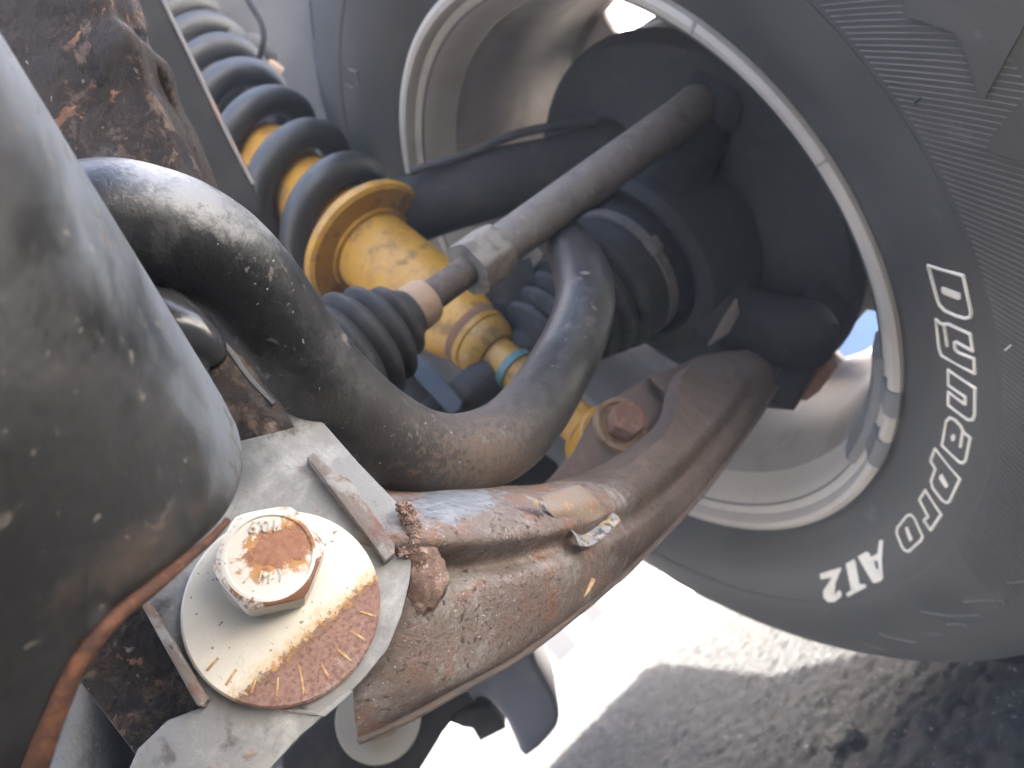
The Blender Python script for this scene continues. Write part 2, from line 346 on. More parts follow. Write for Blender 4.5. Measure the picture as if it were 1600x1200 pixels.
m_bracket = mat('dark_grey_bracket', (0.022, 0.0215, 0.021), 0.75, spec=0.2, layers=[dict(col=(0.04, 0.036, 0.032), scale=25, lo=0.48, hi=0.7, amt=0.8)], bump=[(120, 0.0004)])
m_edge = mat('worn_steel_edge', (0.15, 0.13, 0.115), 0.6, layers=[dict(col=(0.20, 0.12, 0.08), scale=60, lo=0.55, hi=0.66)])
m_blue = mat('blue_grey_bracket_paint', (0.045, 0.06, 0.078), 0.5, layers=[dict(col=(0.09, 0.09, 0.09), scale=50, lo=0.52, hi=0.7, amt=0.6)])
m_teal = mat('teal_rubber', (0.045, 0.11, 0.11), 0.6, layers=[dict(col=(0.08, 0.13, 0.13), scale=80, lo=0.5, hi=0.66)])
m_bolt_rust = mat('rusty_bolt', (0.125, 0.066, 0.048), 0.85, layers=[dict(col=(0.17, 0.105, 0.075), scale=160, lo=0.5, hi=0.62, det=10), dict(col=(0.10, 0.06, 0.045), scale=200, lo=0.6, hi=0.7)], bump=[(600, 0.0004)])
m_wash2 = mat('dusty_tan_washer', (0.17, 0.115, 0.075), 0.85, layers=[dict(col=(0.10, 0.063, 0.045), scale=120, lo=0.52, hi=0.64)], bump=[(600, 0.0003)])
m_tyre = mat('tyre_rubber', (0.045, 0.0445, 0.0435), 0.58, layers=[dict(col=(0.068, 0.065, 0.060), scale=12, lo=0.45, hi=0.7, amt=0.75, rough=0.75), dict(col=(0.15, 0.15, 0.15), scale=24, lo=0.66, hi=0.76, amt=0.5, stretch=(1, 1, 0.4)), dict(col=(0.45, 0.45, 0.43), scale=260, lo=0.765, hi=0.785, amt=0.8)], bump=[(500, 0.00012)])
m_letter = mat('white_letter_rubber', (0.60, 0.57, 0.50), 0.7, layers=[dict(col=(0.42, 0.39, 0.34), scale=60, lo=0.5, hi=0.68, amt=0.8)])
m_rim = mat('cream_rim_paint', (0.34, 0.315, 0.28), 0.6, layers=[dict(col=(0.30, 0.265, 0.225), scale=25, lo=0.5, hi=0.7, amt=0.8), dict(col=(0.25, 0.21, 0.17), scale=90, lo=0.70, hi=0.76, amt=0.8)], bump=[(300, 0.00006)])
m_barrel = mat('dusty_wheel_barrel', (0.23, 0.205, 0.19), 0.72, layers=[dict(col=(0.16, 0.135, 0.12), scale=14, lo=0.42, hi=0.66), dict(col=(0.28, 0.26, 0.245), scale=30, lo=0.58, hi=0.7, amt=0.6)], bump=[(80, 0.0002)])
m_weight = mat('lead_grey_weight', (0.115, 0.117, 0.12), 0.6, layers=[dict(col=(0.16, 0.16, 0.16), scale=90, lo=0.5, hi=0.66, amt=0.7), dict(col=(0.075, 0.075, 0.075), scale=60, lo=0.58, hi=0.68, amt=0.7)])

# ------------------------------------------------------------------ setting: ground, garden wall, unseen car body shaped to shade it
def value_noise(x, y, s, seed):
    g = np.random.default_rng(seed).random((257, 257)); xs, ys = x / s, y / s
    xi, yi = np.floor(xs).astype(int), np.floor(ys).astype(int); fx, fy = xs - xi, ys - yi
    fx = fx * fx * (3 - 2 * fx); fy = fy * fy * (3 - 2 * fy)
    h = lambda a, b: g[a % 257, b % 257]
    return (h(xi, yi) * (1 - fx) + h(xi + 1, yi) * fx) * (1 - fy) + (h(xi, yi + 1) * (1 - fx) + h(xi + 1, yi + 1) * fx) * fy
def ground():
    def axis(lo, hi, step, far):
        core = np.arange(lo, hi, step); g = [step]
        out_hi = []; p = hi; s = step
        while p < far: out_hi.append(p); s *= 1.28; p += s
        out_lo = []; p = lo; s = step
        while p > -far: s *= 1.28; p -= s; out_lo.append(p)
        return np.array(out_lo[::-1] + list(core) + out_hi)
    xs = axis(0.18, 0.75, 0.004, 900); ys = axis(0.40, 1.9, 0.005, 900)
    X, Y = np.meshgrid(xs, ys, indexing='ij')
    a = value_noise(X, Y, 0.0095, 1); b = value_noise(X + 3, Y + 1, 0.0055, 2); c = value_noise(X, Y, 0.05, 3)
    fade = np.clip(1.6 - np.hypot(X - 0.45, Y - 1.0) / 1.3, 0, 1)
    Z = (np.maximum(a - 0.30, 0) ** 0.7 * 0.0060 + b * 0.0046 + c * 0.0012 - 0.0085) * fade
    n, m = X.shape; co = np.stack([X, Y, Z], -1).reshape(-1, 3)
    i = np.arange((n - 1) * (m - 1)); r = i // (m - 1); cc = i % (m - 1); q = r * m + cc
    faces = np.stack([q, q + m, q + m + 1, q + 1], -1)
    me = bpy.data.meshes.new('ground'); me.vertices.add(len(co)); me.vertices.foreach_set('co', co.ravel())
    me.loops.add(faces.size); me.loops.foreach_set('vertex_index', faces.ravel().astype(np.int32))
    me.polygons.add(len(faces)); me.polygons.foreach_set('loop_start', (np.arange(len(faces)) * 4).astype(np.int32))
    me.update(); me.validate()
    me.polygons.foreach_set('use_smooth', np.ones(len(faces), bool))
    mg = mat('rough_asphalt', (0.032, 0.0318, 0.0318), 0.95, spec=0.03, layers=[dict(col=(0.018, 0.018, 0.018), scale=60, lo=0.5, hi=0.66, det=5), dict(col=(0.052, 0.0515, 0.051), scale=150, lo=0.6, hi=0.68, det=5), dict(col=(0.20, 0.20, 0.205), scale=260, lo=0.70, hi=0.73, det=1), dict(col=(0.036, 0.0355, 0.035), scale=3, lo=0.45, hi=0.7, amt=0.6)], bump=[(260, 0.0016), (700, 0.0008)])  # the sparse pale specks paint glints on the grains
    me.materials.append(mg); o = bpy.data.objects.new('ground', me); C.objects.link(o); return structure(o)
ground()

m_conc = mat('bounce_concrete', (0.55, 0.53, 0.49), 0.85, layers=[dict(col=(0.45, 0.43, 0.39), scale=2, lo=0.45, hi=0.7), dict(col=(0.40, 0.38, 0.35), scale=40, lo=0.6, hi=0.7, amt=0.6)], bump=[(90, 0.001)])
def slab(x0, x1, y0, y1, z0, z1, bevel=0.0):
    return box(V(((x0 + x1) / 2, (y0 + y1) / 2, (z0 + z1) / 2)), V(((x1 - x0) / 2, 0, 0)), V((0, (y1 - y0) / 2, 0)), V((0, 0, (z1 - z0) / 2)), bevel)
m_wall = mat('white_wall_paint', (0.74, 0.72, 0.68), 0.8, layers=[dict(col=(0.60, 0.57, 0.52), scale=3, lo=0.5, hi=0.7, amt=0.6)], bump=[(40, 0.002)])
m_open = mat('dark_vent_recess', (0.015, 0.014, 0.014), 0.9, spec=0.1, layers=[dict(col=(0.01, 0.01, 0.01), scale=6, lo=0.5, hi=0.7)])
structure(obj('bounce_slab', slab(1.0, 14, -14, 30, -0.05, 0.004), m_conc, smooth=False))  # pale slab added beside the car to bounce sunlight underneath
gw = thing('garden_wall', 'low white wall with dark square openings beyond the control arm', 'wall', (3, 4.65, 0))
obj('wall_top', slab(0.9, 8, 4.58, 4.74, 0.155, 0.45), m_wall, gw)
x_ = 1.02
for k, (wp, wo) in enumerate([(0.09, 0.19), (0.10, 0.16), (0.13, 0.20), (0.08, 0.22), (0.12, 0.17)] * 4):
    obj('wall_pier', slab(x_, x_ + wp, 4.572 - 0.02 * (k % 3), 4.748, -0.02, 0.155), m_wall, gw)
    if k % 2: obj('wall_sill', slab(x_ + wp + 0.002, x_ + wp + wo - 0.002, 4.585, 4.69, -0.02, 0.022 + 0.012 * (k % 3)), m_wall, gw)
    x_ += wp + wo
obj('wall_backing', slab(0.92, 6.4, 4.70, 4.735, -0.02, 0.153), m_open, gw)

m_body = mat('car_body_shade_paint', (0.10, 0.10, 0.105), 0.45, layers=[dict(col=(0.14, 0.13, 0.12), scale=6, lo=0.5, hi=0.7)])
cb = thing('car_body_shade', 'unseen underside and body of the vehicle, shaped to shade the suspension', 'unseen car body', (-0.7, 0, 0.7))  # unseen slabs, sized for their shade rather than the real car
obj('floor_pan', slab(-1.5, -0.16, 0.12, 2.0, 0.78, 0.83), m_body, cb)
obj('floor_pan', slab(-1.6, 0.08, -0.32, 0.02, 0.52, 0.56), m_body, cb)
obj('sill', slab(-1.6, 0.60, -3.0, -0.32, 0.50, 0.54), m_body, cb)
obj('bonnet_shade', slab(-1.5, 0.68, 0.52, 2.11, 1.12, 1.15), m_body, cb)  # stretched forward out of view to shade the ground
obj('bumper_shade', slab(-1.5, 0.66, 2.02, 2.14, 0.27, 1.118), m_body, cb)  # set far forward out of view to cast the ground shadow's edge

# splash panel and inner wing in front of the strut
sp = obj('splash_shield', sheet([[(-500, -400, 1.35), (200, -420, 1.22), (700, -420, 1.12)], [(-500, 300, 1.05), (200, 300, 1.0), (700, 300, 0.95)], [(-500, 900, 0.95), (200, 900, 0.95), (800, 700, 0.92)], [(0, 1400, 0.95), (560, 1130, 0.92), (960, 830, 0.90)]], V((0.0, 0.02, 0)), 4, 4), m_splash)
tag(sp, 'large dark splash panel far behind the coil spring and shock', 'panel')
fl = thing('fender_liner', 'smooth grey inner wing panel between coil spring top and tyre', 'panel', P(465, 150, 0.9))
obj('panel', sheet([[(330, -260, 0.95), (420, -260, 0.93), (474, -260, 0.90)], [(330, 0, 0.93), (440, 0, 0.91), (490, 0, 0.88)], [(340, 150, 0.91), (460, 150, 0.89), (520, 150, 0.86)], [(360, 330, 0.89), (480, 330, 0.87), (570, 330, 0.84)]], CZ * 0.004, 5, 4), m_grey, fl)

# ------------------------------------------------------------------ wheel
WC = V((0.32810034, 0.48008177, 0.38690237)); WN = V((-0.998989477, 0, -0.0449446956)).normalized()   # WN points inboard
WE1 = V((0, 1, 0)); WE2 = WE1.cross(WN)
def wpol(r, t, a): return WC + WN * a + (WE1 * math.cos(t) + WE2 * math.sin(t)) * r
def whit(x, y, a):
    p = onplane(x, y, WC + WN * a, WN) - WC - WN * a
    return math.hypot(p.dot(WE1), p.dot(WE2)), math.atan2(p.dot(WE2), p.dot(WE1))
def wlathe(prof, seg=96, arc=None, close=False):
    bm = bmesh.new(); full = arc is None; a0, a1 = arc or (0, 2 * math.pi); cnt = seg if full else seg + 1
    rings = [[bm.verts.new(wpol(r, a0 + (a1 - a0) * k / seg, a)) for a, r in prof] for k in range(cnt)]; m = len(prof)
    for k in range(cnt if full else cnt - 1):
        A, B = rings[k], rings[(k + 1) % cnt]
        for i in range(m if close else m - 1):
            j = (i + 1) % m; bm.faces.new((A[i], A[j], B[j], B[i]))
    if not full and close: bm.faces.new(rings[0]); bm.faces.new(rings[-1][::-1])
    return bm
wheel = thing('road_wheel', 'big all terrain tyre with raised white lettering on cream painted rim', 'wheel', (WC.x + 0.1, WC.y, 0.0))
SIDE = [(-0.006, 0.2255), (0.003, 0.2345), (0.0085, 0.243), (0.0145, 0.254), (0.0195, 0.268), (0.0215, 0.280), (0.0218, 0.287), (0.0228, 0.2885), (0.0225, 0.298), (0.020, 0.312), (0.0155, 0.328), (0.009, 0.345), (0.001, 0.360), (-0.008, 0.372), (-0.018, 0.380), (-0.035, 0.3845)]
def side_a(r):
    for (a0, r0), (a1, r1) in zip(SIDE, SIDE[1:]):
        if r0 <= r <= r1: return a0 + (a1 - a0) * (r - r0) / (r1 - r0)
    return SIDE[0][0] if r < SIDE[0][1] else SIDE[-1][0]
def sidehit(x, y, lift=0.0):
    a = 0.02
    for _ in range(8):
        r, t = whit(x, y, a); a = side_a(r)
    return wpol(r, t, a + lift)
tprof = [tuple(q) for q in cat(SIDE[:7], 3)] + [tuple(q) for q in cat(SIDE[7:], 3)]
mid = [(-0.045, 0.3795), (-0.10, 0.380), (-0.155, 0.3795)]
out = [(-0.2 - a, r) for a, r in tprof[::-1]]
inner = [(-0.194, 0.215), (-0.10, 0.215), (-0.006, 0.215)]
tyre = obj('tyre', wlathe(tprof + mid + out + inner, 144, None, True), m_tyre, wheel, sharp=28)
m_shoulder = mat('pale_shoulder_rubber', (0.085, 0.085, 0.085), 0.6, layers=[dict(col=(0.13, 0.125, 0.12), scale=14, lo=0.45, hi=0.7), dict(col=(0.30, 0.30, 0.30), scale=120, lo=0.70, hi=0.76)], bump=[(400, 0.0002)])  # lighter than the tyre, brightness of the lit shoulder put into the colour
bm = bmesh.new()
for row, (ac, off_) in enumerate(((-0.060, 0.0), (-0.087, 0.5), (-0.113, 0.2), (-0.140, 0.7))):
    for k in range(64):
        t_ = 2 * math.pi * (k + off_) / 64; dt = 0.036 + 0.004 * ((k * 7 + row) % 3); q = [(ac - 0.011, -dt), (ac + 0.003, -dt - 0.008), (ac + 0.011, -dt * 0.6), (ac + 0.010, dt), (ac - 0.004, dt + 0.006), (ac - 0.011, dt * 0.7)]
        lo = [bm.verts.new(wpol(0.378, t_ + d, a)) for a, d in q]; hi = [bm.verts.new(wpol(0.3878, t_ + d * 0.93, ac + (a - ac) * 0.93)) for a, d in q]
        bm.faces.new(hi)
        for i in range(6): bm.faces.new((lo[i], lo[(i + 1) % 6], hi[(i + 1) % 6], hi[i]))
tb = obj('tread_blocks', bm, m_tyre, wheel, smooth=False); tb['kind'] = 'stuff'
# ribbed shoulder band of fine raised lines
bm = bmesh.new(); nr = 0
for k in range(-40, 175):
    t0 = R(-215 + k * 0.62); lim = 0.330
    pts = []
    for q in range(5):
        u = q / 4; r = 0.2905 + (lim - 0.2905) * u; pts.append((r, t0 + R(7.0) * u))
    prev = None
    for r, t in pts:
        w_ = 0.00052; tt = w_ / r; a = side_a(r)
        ring = [bm.verts.new(wpol(r, t - tt, a - 0.0002)), bm.verts.new(wpol(r, t - tt * 0.4, a + 0.0007)), bm.verts.new(wpol(r, t + tt * 0.4, a + 0.0007)), bm.verts.new(wpol(r, t + tt, a - 0.0002))]
        if prev:
            for i in range(3): bm.faces.new((prev[i], prev[i + 1], ring[i + 1], ring[i]))
        prev = ring
ribs = obj('sidewall_ribs', bm, m_shoulder, wheel); ribs['kind'] = 'stuff'
# shoulder lugs
def side_prism(px, lift, m, name, parent, dens=1):
    bm = bmesh.new(); lo = [bm.verts.new(sidehit(x, y, -0.0006)) for x, y in px]; hi = [bm.verts.new(sidehit(x, y, lift)) for x, y in px]; n = len(px)
    f = bm.faces.new(hi); bm.faces.new(lo[::-1])
    for i in range(n): bm.faces.new((lo[i], lo[(i + 1) % n], hi[(i + 1) % n], hi[i]))
    bmesh.ops.triangulate(bm, faces=[q for q in bm.faces if len(q.verts) > 4]); return obj(name, bm, m, parent, smooth=False)
side_prism([(1414, -40), (1416, 20), (1450, 31), (1492, 46), (1512, 75), (1521, 112), (1531, 142), (1542, 150), (1554, 128), (1577, 86), (1600, 45), (1625, -10), (1600, -60), (1500, -70)], 0.0024, m_tyre, 'shoulder_lug', wheel)
side_prism([(1640, 120), (1600, 152), (1576, 182), (1557, 204), (1546, 226), (1560, 236), (1600, 247), (1660, 250), (1680, 180)], 0.0024, m_tyre, 'shoulder_lug', wheel)
for k in range(20):      # lugs round the rest of the shoulder
    t = R(-100 + k * 12.0)
    if -136 < -100 + k * 12.0 < -50: continue
    for da in (0,):
        q = [(0.336, -2.2), (0.352, -3.6), (0.372, -3.4), (0.374, 3.2), (0.352, 2.2), (0.340, 3.6)]
        bm = bmesh.new(); hi = [bm.verts.new(wpol(r, t + R(d), side_a(r) + 0.0012)) for r, d in q]; lo = [bm.verts.new(wpol(r, t + R(d), side_a(r) - 0.001)) for r, d in q]
        bm.faces.new(hi); bm.faces.new(lo[::-1])
        for i in range(6): bm.faces.new((lo[i], lo[(i + 1) % 6], hi[(i + 1) % 6], hi[i]))
        bmesh.ops.triangulate(bm, faces=[f for f in bm.faces if len(f.verts) > 4]); obj('shoulder_lug', bm, m_tyre, wheel, smooth=False)
# vent hairs
for x, y, dx, dy in [(1414, 19, 14, -10), (1428, 162, 14, -14), (1527, 144, 14, -14), (1547, 228, 12, -11), (1546, 70, 9, -9), (1570, 547, 13, -12), (1517, 829, 4, -4), (1384, 1012, 8, 2), (1190, 98, 12, -9)]:
    obj('vent_hair', tube([sidehit(x, y), sidehit(x + dx * 0.5, y + dy * 0.5, 0.0016), sidehit(x + dx, y + dy, 0.0022)], [0.0005, 0.0004, 0.00035], 6, 3), m_letter if (x, y) == (1570, 547) else m_tyre, wheel)
# lettering: outlines traced as raised strokes on the rubber
def z(pts, ox, oy, s): return [(ox + a / s, oy + b / s) for a, b in pts]
S1 = 933 / 140.0; S3 = 1011 / 160.0; S4 = 1600 / 220.0
def stroke(bm, pts, wd=0.00085, closed=True):
    ps = [sidehit(x, y, 0.0003) for x, y in pts]
    if closed: ps = ps + [ps[0]]
    for a, b in zip(ps, ps[1:]):
        if (a - b).length > 1e-5: add_tube(bm, [a, a.lerp(b, 0.5), b], wd, 8, 2, False)
    for p in ps: bmesh.ops.create_icosphere(bm, subdivisions=1, radius=wd, matrix=Matrix.Translation(p))
def fill(bm, pts, lift=0.0009):
    lo = [bm.verts.new(sidehit(x, y, -0.0005)) for x, y in pts]; hi = [bm.verts.new(sidehit(x, y, lift)) for x, y in pts]; n = len(pts)
    bm.faces.new(hi); bm.faces.new(lo[::-1])
    for i in range(n): bm.faces.new((lo[i], lo[(i + 1) % n], hi[(i + 1) % n], hi[i]))
def letter(strokes, fills=(), opens=()):
    bm = bmesh.new()
    for s in strokes: stroke(bm, s)
    for s in opens: stroke(bm, s, closed=False)
    for s in fills: fill(bm, s)
    bmesh.ops.triangulate(bm, faces=[f for f in bm.faces if len(f.verts) > 4])
    return obj('letter', bm, m_letter, wheel, smooth=False)
letter([z([(205, 95), (570, 200), (655, 590), (640, 635), (590, 645), (500, 620), (380, 565), (325, 505), (300, 440)], 1420, 400, S1)], [z([(345, 322), (365, 320), (540, 385), (545, 440), (520, 447), (370, 390), (350, 370)], 1420, 400, S1)])
letter([z([(288, 655), (345, 705), (420, 705), (645, 810), (670, 985), (500, 890), (480, 900), (490, 965), (520, 1000), (685, 1065), (690, 1220), (345, 1030), (320, 950)], 1420, 400, S1)], opens=[z([(375, 720), (405, 930)], 1420, 400, S1)])
letter([z([(415, 115), (695, 305), (690, 580), (670, 635), (620, 635), (415, 480), (418, 345), (590, 475), (590, 395), (418, 275)], 1420, 560, S1)])
letter([z([(435, 612), (490, 640), (545, 700), (575, 765), (645, 820), (595, 1060), (565, 1085), (530, 1075), (350, 900), (395, 650)], 1420, 560, S1)], [z([(445, 800), (465, 785), (485, 800), (485, 840), (465, 855), (448, 840)], 1420, 560, S1)], [z([(565, 765), (540, 915)], 1420, 560, S1)])
letter([z([(580, 65), (825, 365), (720, 590), (690, 598), (650, 575), (555, 450), (540, 385), (582, 262), (535, 185)], 1370, 690, S3)], [z([(625, 330), (650, 315), (712, 420), (700, 447), (680, 445), (622, 360)], 1370, 690, S3)])
letter([z([(485, 475), (640, 715), (535, 870), (470, 775), (510, 735), (425, 570)], 1370, 690, S3)])
letter([z([(340, 715), (375, 750), (455, 930), (440, 970), (320, 1080), (280, 1070), (250, 1030), (200, 900), (205, 850), (300, 730)], 1370, 690, S3)], [z([(285, 845), (310, 835), (358, 955), (345, 978), (325, 972)], 1370, 690, S3)])
letter([], [z([(835, 170), (880, 170), (862, 400), (880, 600), (850, 630), (780, 655), (755, 640), (590, 355), (680, 300), (715, 310), (735, 360), (815, 320)], 1260, 820, S4)])
letter([], [z([(455, 435), (545, 385), (565, 420), (610, 670), (680, 672), (690, 700), (480, 808), (455, 780), (515, 735)], 1260, 820, S4)])
letter([], [z([(160, 550), (390, 480), (400, 500), (340, 640), (275, 760), (290, 790), (325, 790), (370, 740), (405, 760), (400, 810), (330, 865), (250, 870), (200, 820), (200, 740), (300, 590), (170, 610)], 1260, 820, S4)])
mA = obj('letter_counter', (lambda b: (fill(b, z([(780, 400), (815, 400), (825, 490), (800, 490)], 1260, 820, S4), 0.0011), b)[1])(bmesh.new()), m_tyre, wheel, smooth=False)
for px in ([(1440, 955), (1485, 962), (1530, 960)], [(1508, 940), (1540, 937), (1567, 938)], [(1575, 910), (1600, 908), (1630, 909)], [(1448, 990), (1460, 990), (1470, 990)], [(1375, 990), (1400, 998), (1430, 1003)], [(1480, 975), (1495, 974), (1510, 977)], [(536, 100), (540, 130), (552, 138), (562, 128), (558, 112), (545, 108)]):
    b_ = bmesh.new(); stroke(b_, px, 0.0007, closed=False); obj('moulded_mark', b_, m_shoulder, wheel, smooth=False)
# rim: lip, bead seat, barrel, spokes
RIM = [(-0.010, 0.2265), (0.0015, 0.2325), (0.005, 0.2318), (0.0062, 0.2285), (0.005, 0.2250), (0.001, 0.2228), (-0.003, 0.2215), (-0.0045, 0.2182), (-0.007, 0.2150), (-0.018, 0.2105), (-0.031, 0.2050), (-0.0345, 0.2030), (-0.0345, 0.2075), (-0.018, 0.2150)]
rim = obj('rim_flange', wlathe(RIM, 144, None, True), m_rim, wheel, sharp=30)
BAR = [(-0.0335, 0.2030), (-0.040, 0.2012), (-0.044, 0.1995), (-0.050, 0.197), (-0.066, 0.192), (-0.09, 0.190), (-0.12, 0.190), (-0.14, 0.1885), (-0.15, 0.184), (-0.158, 0.188), (-0.17, 0.195), (-0.18, 0.21), (-0.195, 0.215), (-0.195, 0.222), (-0.175, 0.21), (-0.16, 0.197), (-0.12, 0.196), (-0.07, 0.199), (-0.05, 0.206), (-0.036, 0.213)]
barrel = obj('wheel_barrel', wlathe(BAR, 144, None, True), m_barrel, wheel, sharp=30)
obj('wheel_disc', wlathe([(-0.146, 0.05), (-0.150, 0.10), (-0.158, 0.146), (-0.163, 0.152), (-0.168, 0.150), (-0.160, 0.10), (-0.155, 0.05)], 96, None, True), m_barrel, wheel)
obj('disc_rim', wlathe([(-0.160, 0.181), (-0.152, 0.1865), (-0.172, 0.192), (-0.168, 0.181)], 96, None, True), m_barrel, wheel)
for k in range(9):
    tc_ = R(100 + 40 * k)
    pts_ = [wpol(r, tc_ + R(d), -0.1605) for r, d in [(0.149, -11), (0.156, -9), (0.166, -8.5), (0.176, -9), (0.183, -10), (0.183, 10), (0.176, 9), (0.166, 8.5), (0.156, 9), (0.149, 11)]]
    obj('spoke', prism(pts_, WN * -0.006, 0.0015), m_barrel, wheel)
obj('wheel_hub', wlathe([(-0.148, 0.03), (-0.146, 0.078), (-0.15, 0.085), (-0.18, 0.085), (-0.19, 0.03)], 48, None, True), m_barrel, wheel)
# clip-on balance weight
t0 = whit(1390, 545, -0.015)[1]; t1 = whit(1368, 712, -0.02)[1]
wt = obj('balance_weight', wlathe([(-0.004, 0.2120), (-0.004, 0.2180), (-0.012, 0.2140), (-0.027, 0.2080), (-0.030, 0.2030), (-0.027, 0.2010), (-0.010, 0.2075)], 20, (t0, t1), True), m_weight, wheel)
for xa, ya, xb, yb in ((1412, 612, 1408, 650), (1392, 690, 1374, 724)):
    ta, tb = whit(xa, ya, 0.003)[1], whit(xb, yb, 0.003)[1]
    obj('weight_clip', wlathe([(-0.006, 0.2150), (0.0015, 0.2215), (0.0070, 0.2245), (0.0078, 0.2290), (0.0064, 0.2330), (0.002, 0.2336), (0.002, 0.2315), (-0.004, 0.2195)], 6, (ta, tb), True), m_weight, wt)
for x, y in ((1300, 246), (1087, 28)):
    r_, t_ = whit(x, y, 0.006); obj('rim_notch', wlathe([(0.0068, 0.2265), (0.0060, 0.2318), (0.0052, 0.2318), (0.0052, 0.2265)], 2, (t_ - 0.0035, t_ + 0.0035), True), m_barrel, wheel)

# ------------------------------------------------------------------ hub, brake, drive shaft
hub = thing('brake_assembly', 'dark brake disc, shield and caliper filling the inside of the wheel', 'brake', WC + WN * -0.1)
obj('dust_shield', wlathe([(-0.088, 0.055), (-0.086, 0.10), (-0.090, 0.150), (-0.100, 0.157), (-0.104, 0.152), (-0.095, 0.1), (-0.096, 0.055)], 64, None, True), m_rotor, hub)
obj('brake_disc', wlathe([(-0.108, 0.06), (-0.108, 0.152), (-0.134, 0.152), (-0.134, 0.06)], 64, None, True), m_rotor, hub)
def blob(px, d, thick, bev, m, name, parent=None, n=None):
    n = n or -CZ; p = P(*np.mean(px, 0), d)
    return obj(name, prism(pxpoly(px, p, n), -n.normalized() * thick, bev, 3), m, parent)
obj('caliper', prism([wpol(r, R(t), -0.096) for r, t in ((0.10, -112), (0.150, -116), (0.164, -135), (0.168, -155), (0.168, -175), (0.166, -190), (0.155, -208), (0.10, -200), (0.085, -160))], WN * -0.060, 0.016, 4), m_dark, hub)
kn = thing('steering_knuckle', 'dark cast steering knuckle around the drive shaft joint', 'knuckle', WC + WN * -0.03)
obj('bearing_housing', wlathe([(-0.09, 0.04), (-0.085, 0.085), (-0.05, 0.082), (-0.035, 0.078), (-0.030, 0.070), (-0.034, 0.062), (-0.06, 0.058), (-0.07, 0.04)], 48, None, True), m_bracket, kn)
obj('knuckle_arm', tube([wpol(0.07, R(-95), -0.06), wpol(0.10, R(-100), -0.055), wpol(0.135, R(-110), -0.05), wpol(0.150, R(-114), -0.05), wpol(0.163, R(-117), -0.05)], [0.03, 0.027, 0.026, 0.022, 0.006], 18), m_dark, kn)
obj('tie_rod_arm', tube([wpol(0.075, R(170), -0.06), wpol(0.10, R(172), -0.075), P(1120, 170, 0.56), P(1118, 140, 0.55)], [0.026, 0.022, 0.02, 0.018], 14), m_dark, kn)
ds = thing('drive_shaft', 'drive shaft with black ribbed rubber boot at the hub', 'drive shaft', WC + WN * 0.05)
prof = [(0.16, 0.014), (0.095, 0.015), (0.092, 0.02)]
for k in range(6):
    a = 0.088 - k * 0.014; r = 0.024 + 0.0042 * k; prof += [(a, r + 0.007), (a - 0.004, r + 0.0085), (a - 0.009, r + 0.001)]
prof += [(0.0, 0.050), (-0.004, 0.0515), (-0.016, 0.0515), (-0.02, 0.05), (-0.045, 0.05)]
obj('boot', wlathe([(a - 0.012, r) for a, r in prof], 48), m_rubber, ds)
obj('clamp', wlathe([(-0.017, 0.0512), (-0.017, 0.0535), (-0.025, 0.0535), (-0.025, 0.0512)], 48, None, True), m_rod, ds)
c_ = wpol(0.055, R(-165), -0.02); obj('clamp_ear', box(c_, WN * 0.004, (c_ - WC - WN * -0.02).normalized() * 0.004, WN.cross((c_ - WC).normalized()) * 0.006, 0.0008), m_rod, ds)
obj('shaft', wlathe([(0.45, 0.0), (0.45, 0.013), (0.14, 0.014)], 20), m_dark, ds)

# ------------------------------------------------------------------ upper control arm
uca = thing('upper_control_arm', 'dark upper control arm crossing above the tie rod', 'control arm', P(760, 300, 0.60))
obj('arm', tube([P(560, 380, 0.66), P(640, 330, 0.64), P(760, 290, 0.62), P(880, 262, 0.62), P(960, 230, 0.62), P(1000, 200, 0.63)], [0.028, 0.028, 0.027, 0.026, 0.024, 0.02], 18), m_dark, uca)
obj('brake_line', tube([P(640, 268, 0.60), P(720, 245, 0.60), P(800, 212, 0.60), P(875, 196, 0.60), P(930, 190, 0.6)], 0.0035, 10), m_rubber, uca)

# ------------------------------------------------------------------ shock absorber and coil spring
shock = thing('shock_absorber', 'yellow shock absorber with round spring seat, bolted to the control arm', 'shock absorber', P(890, 660, 0.465))
E0, E1 = P(938, 690, 0.500), P(578, 388, 0.615); AX = (E1 - E0).normalized(); LEN = (E1 - E0).length
def sk(prof, m, name, seg=40): return obj(name, lathe(E0, AX, prof, seg), m, shock, sharp=30)
# distances along the axis for picture positions
def along(x, y):
    n = CX.cross(CZ); r = ray(x, y); c = AX.cross(r).cross(r); return ((CAM - E0).dot(c)) / AX.dot(c)
aC = along(752, 540); aS = along(712, 500)
sk([(0.014, 0.0), (0.014, 0.0140), (aC - 0.012, 0.0140), (aC - 0.012, 0.0)], m_yellow, 'lower_rod')
sk([(aC - 0.016, 0.0), (aC - 0.0145, 0.0165), (aC - 0.010, 0.0205), (aC - 0.005, 0.0226), (aC + 0.000, 0.0232), (aC + 0.0008, 0.0226), (aC + 0.0018, 0.0240), (aC + 0.007, 0.0247)], m_yellow, 'bottom_cap')
sk([(aC + 0.0062, 0.0243), (aC + 0.0065, 0.0252), (aC + 0.0125, 0.0252), (aC + 0.013, 0.0243)], m_yrust, 'rust_band')
sk([(aC + 0.012, 0.0247), (aC + 0.020, 0.0272), (aC + 0.03, 0.0300), (LEN * 0.62, 0.0325), (LEN + 0.02, 0.0335), (LEN + 0.16, 0.0335), (LEN + 0.165, 0.0)], m_yellow, 'body')
eye_ax = V((0.0375, -0.9968, -0.07)).normalized()
obj('lower_eye', lathe(E0 + AX * -0.002, eye_ax, [(-0.018, 0.010), (-0.018, 0.019), (-0.016, 0.0205), (0.016, 0.0205), (0.018, 0.019), (0.018, 0.010)], 32), m_yellow, shock)
PA = (AX + V((0.06, 0.02, -0.02))).normalized()
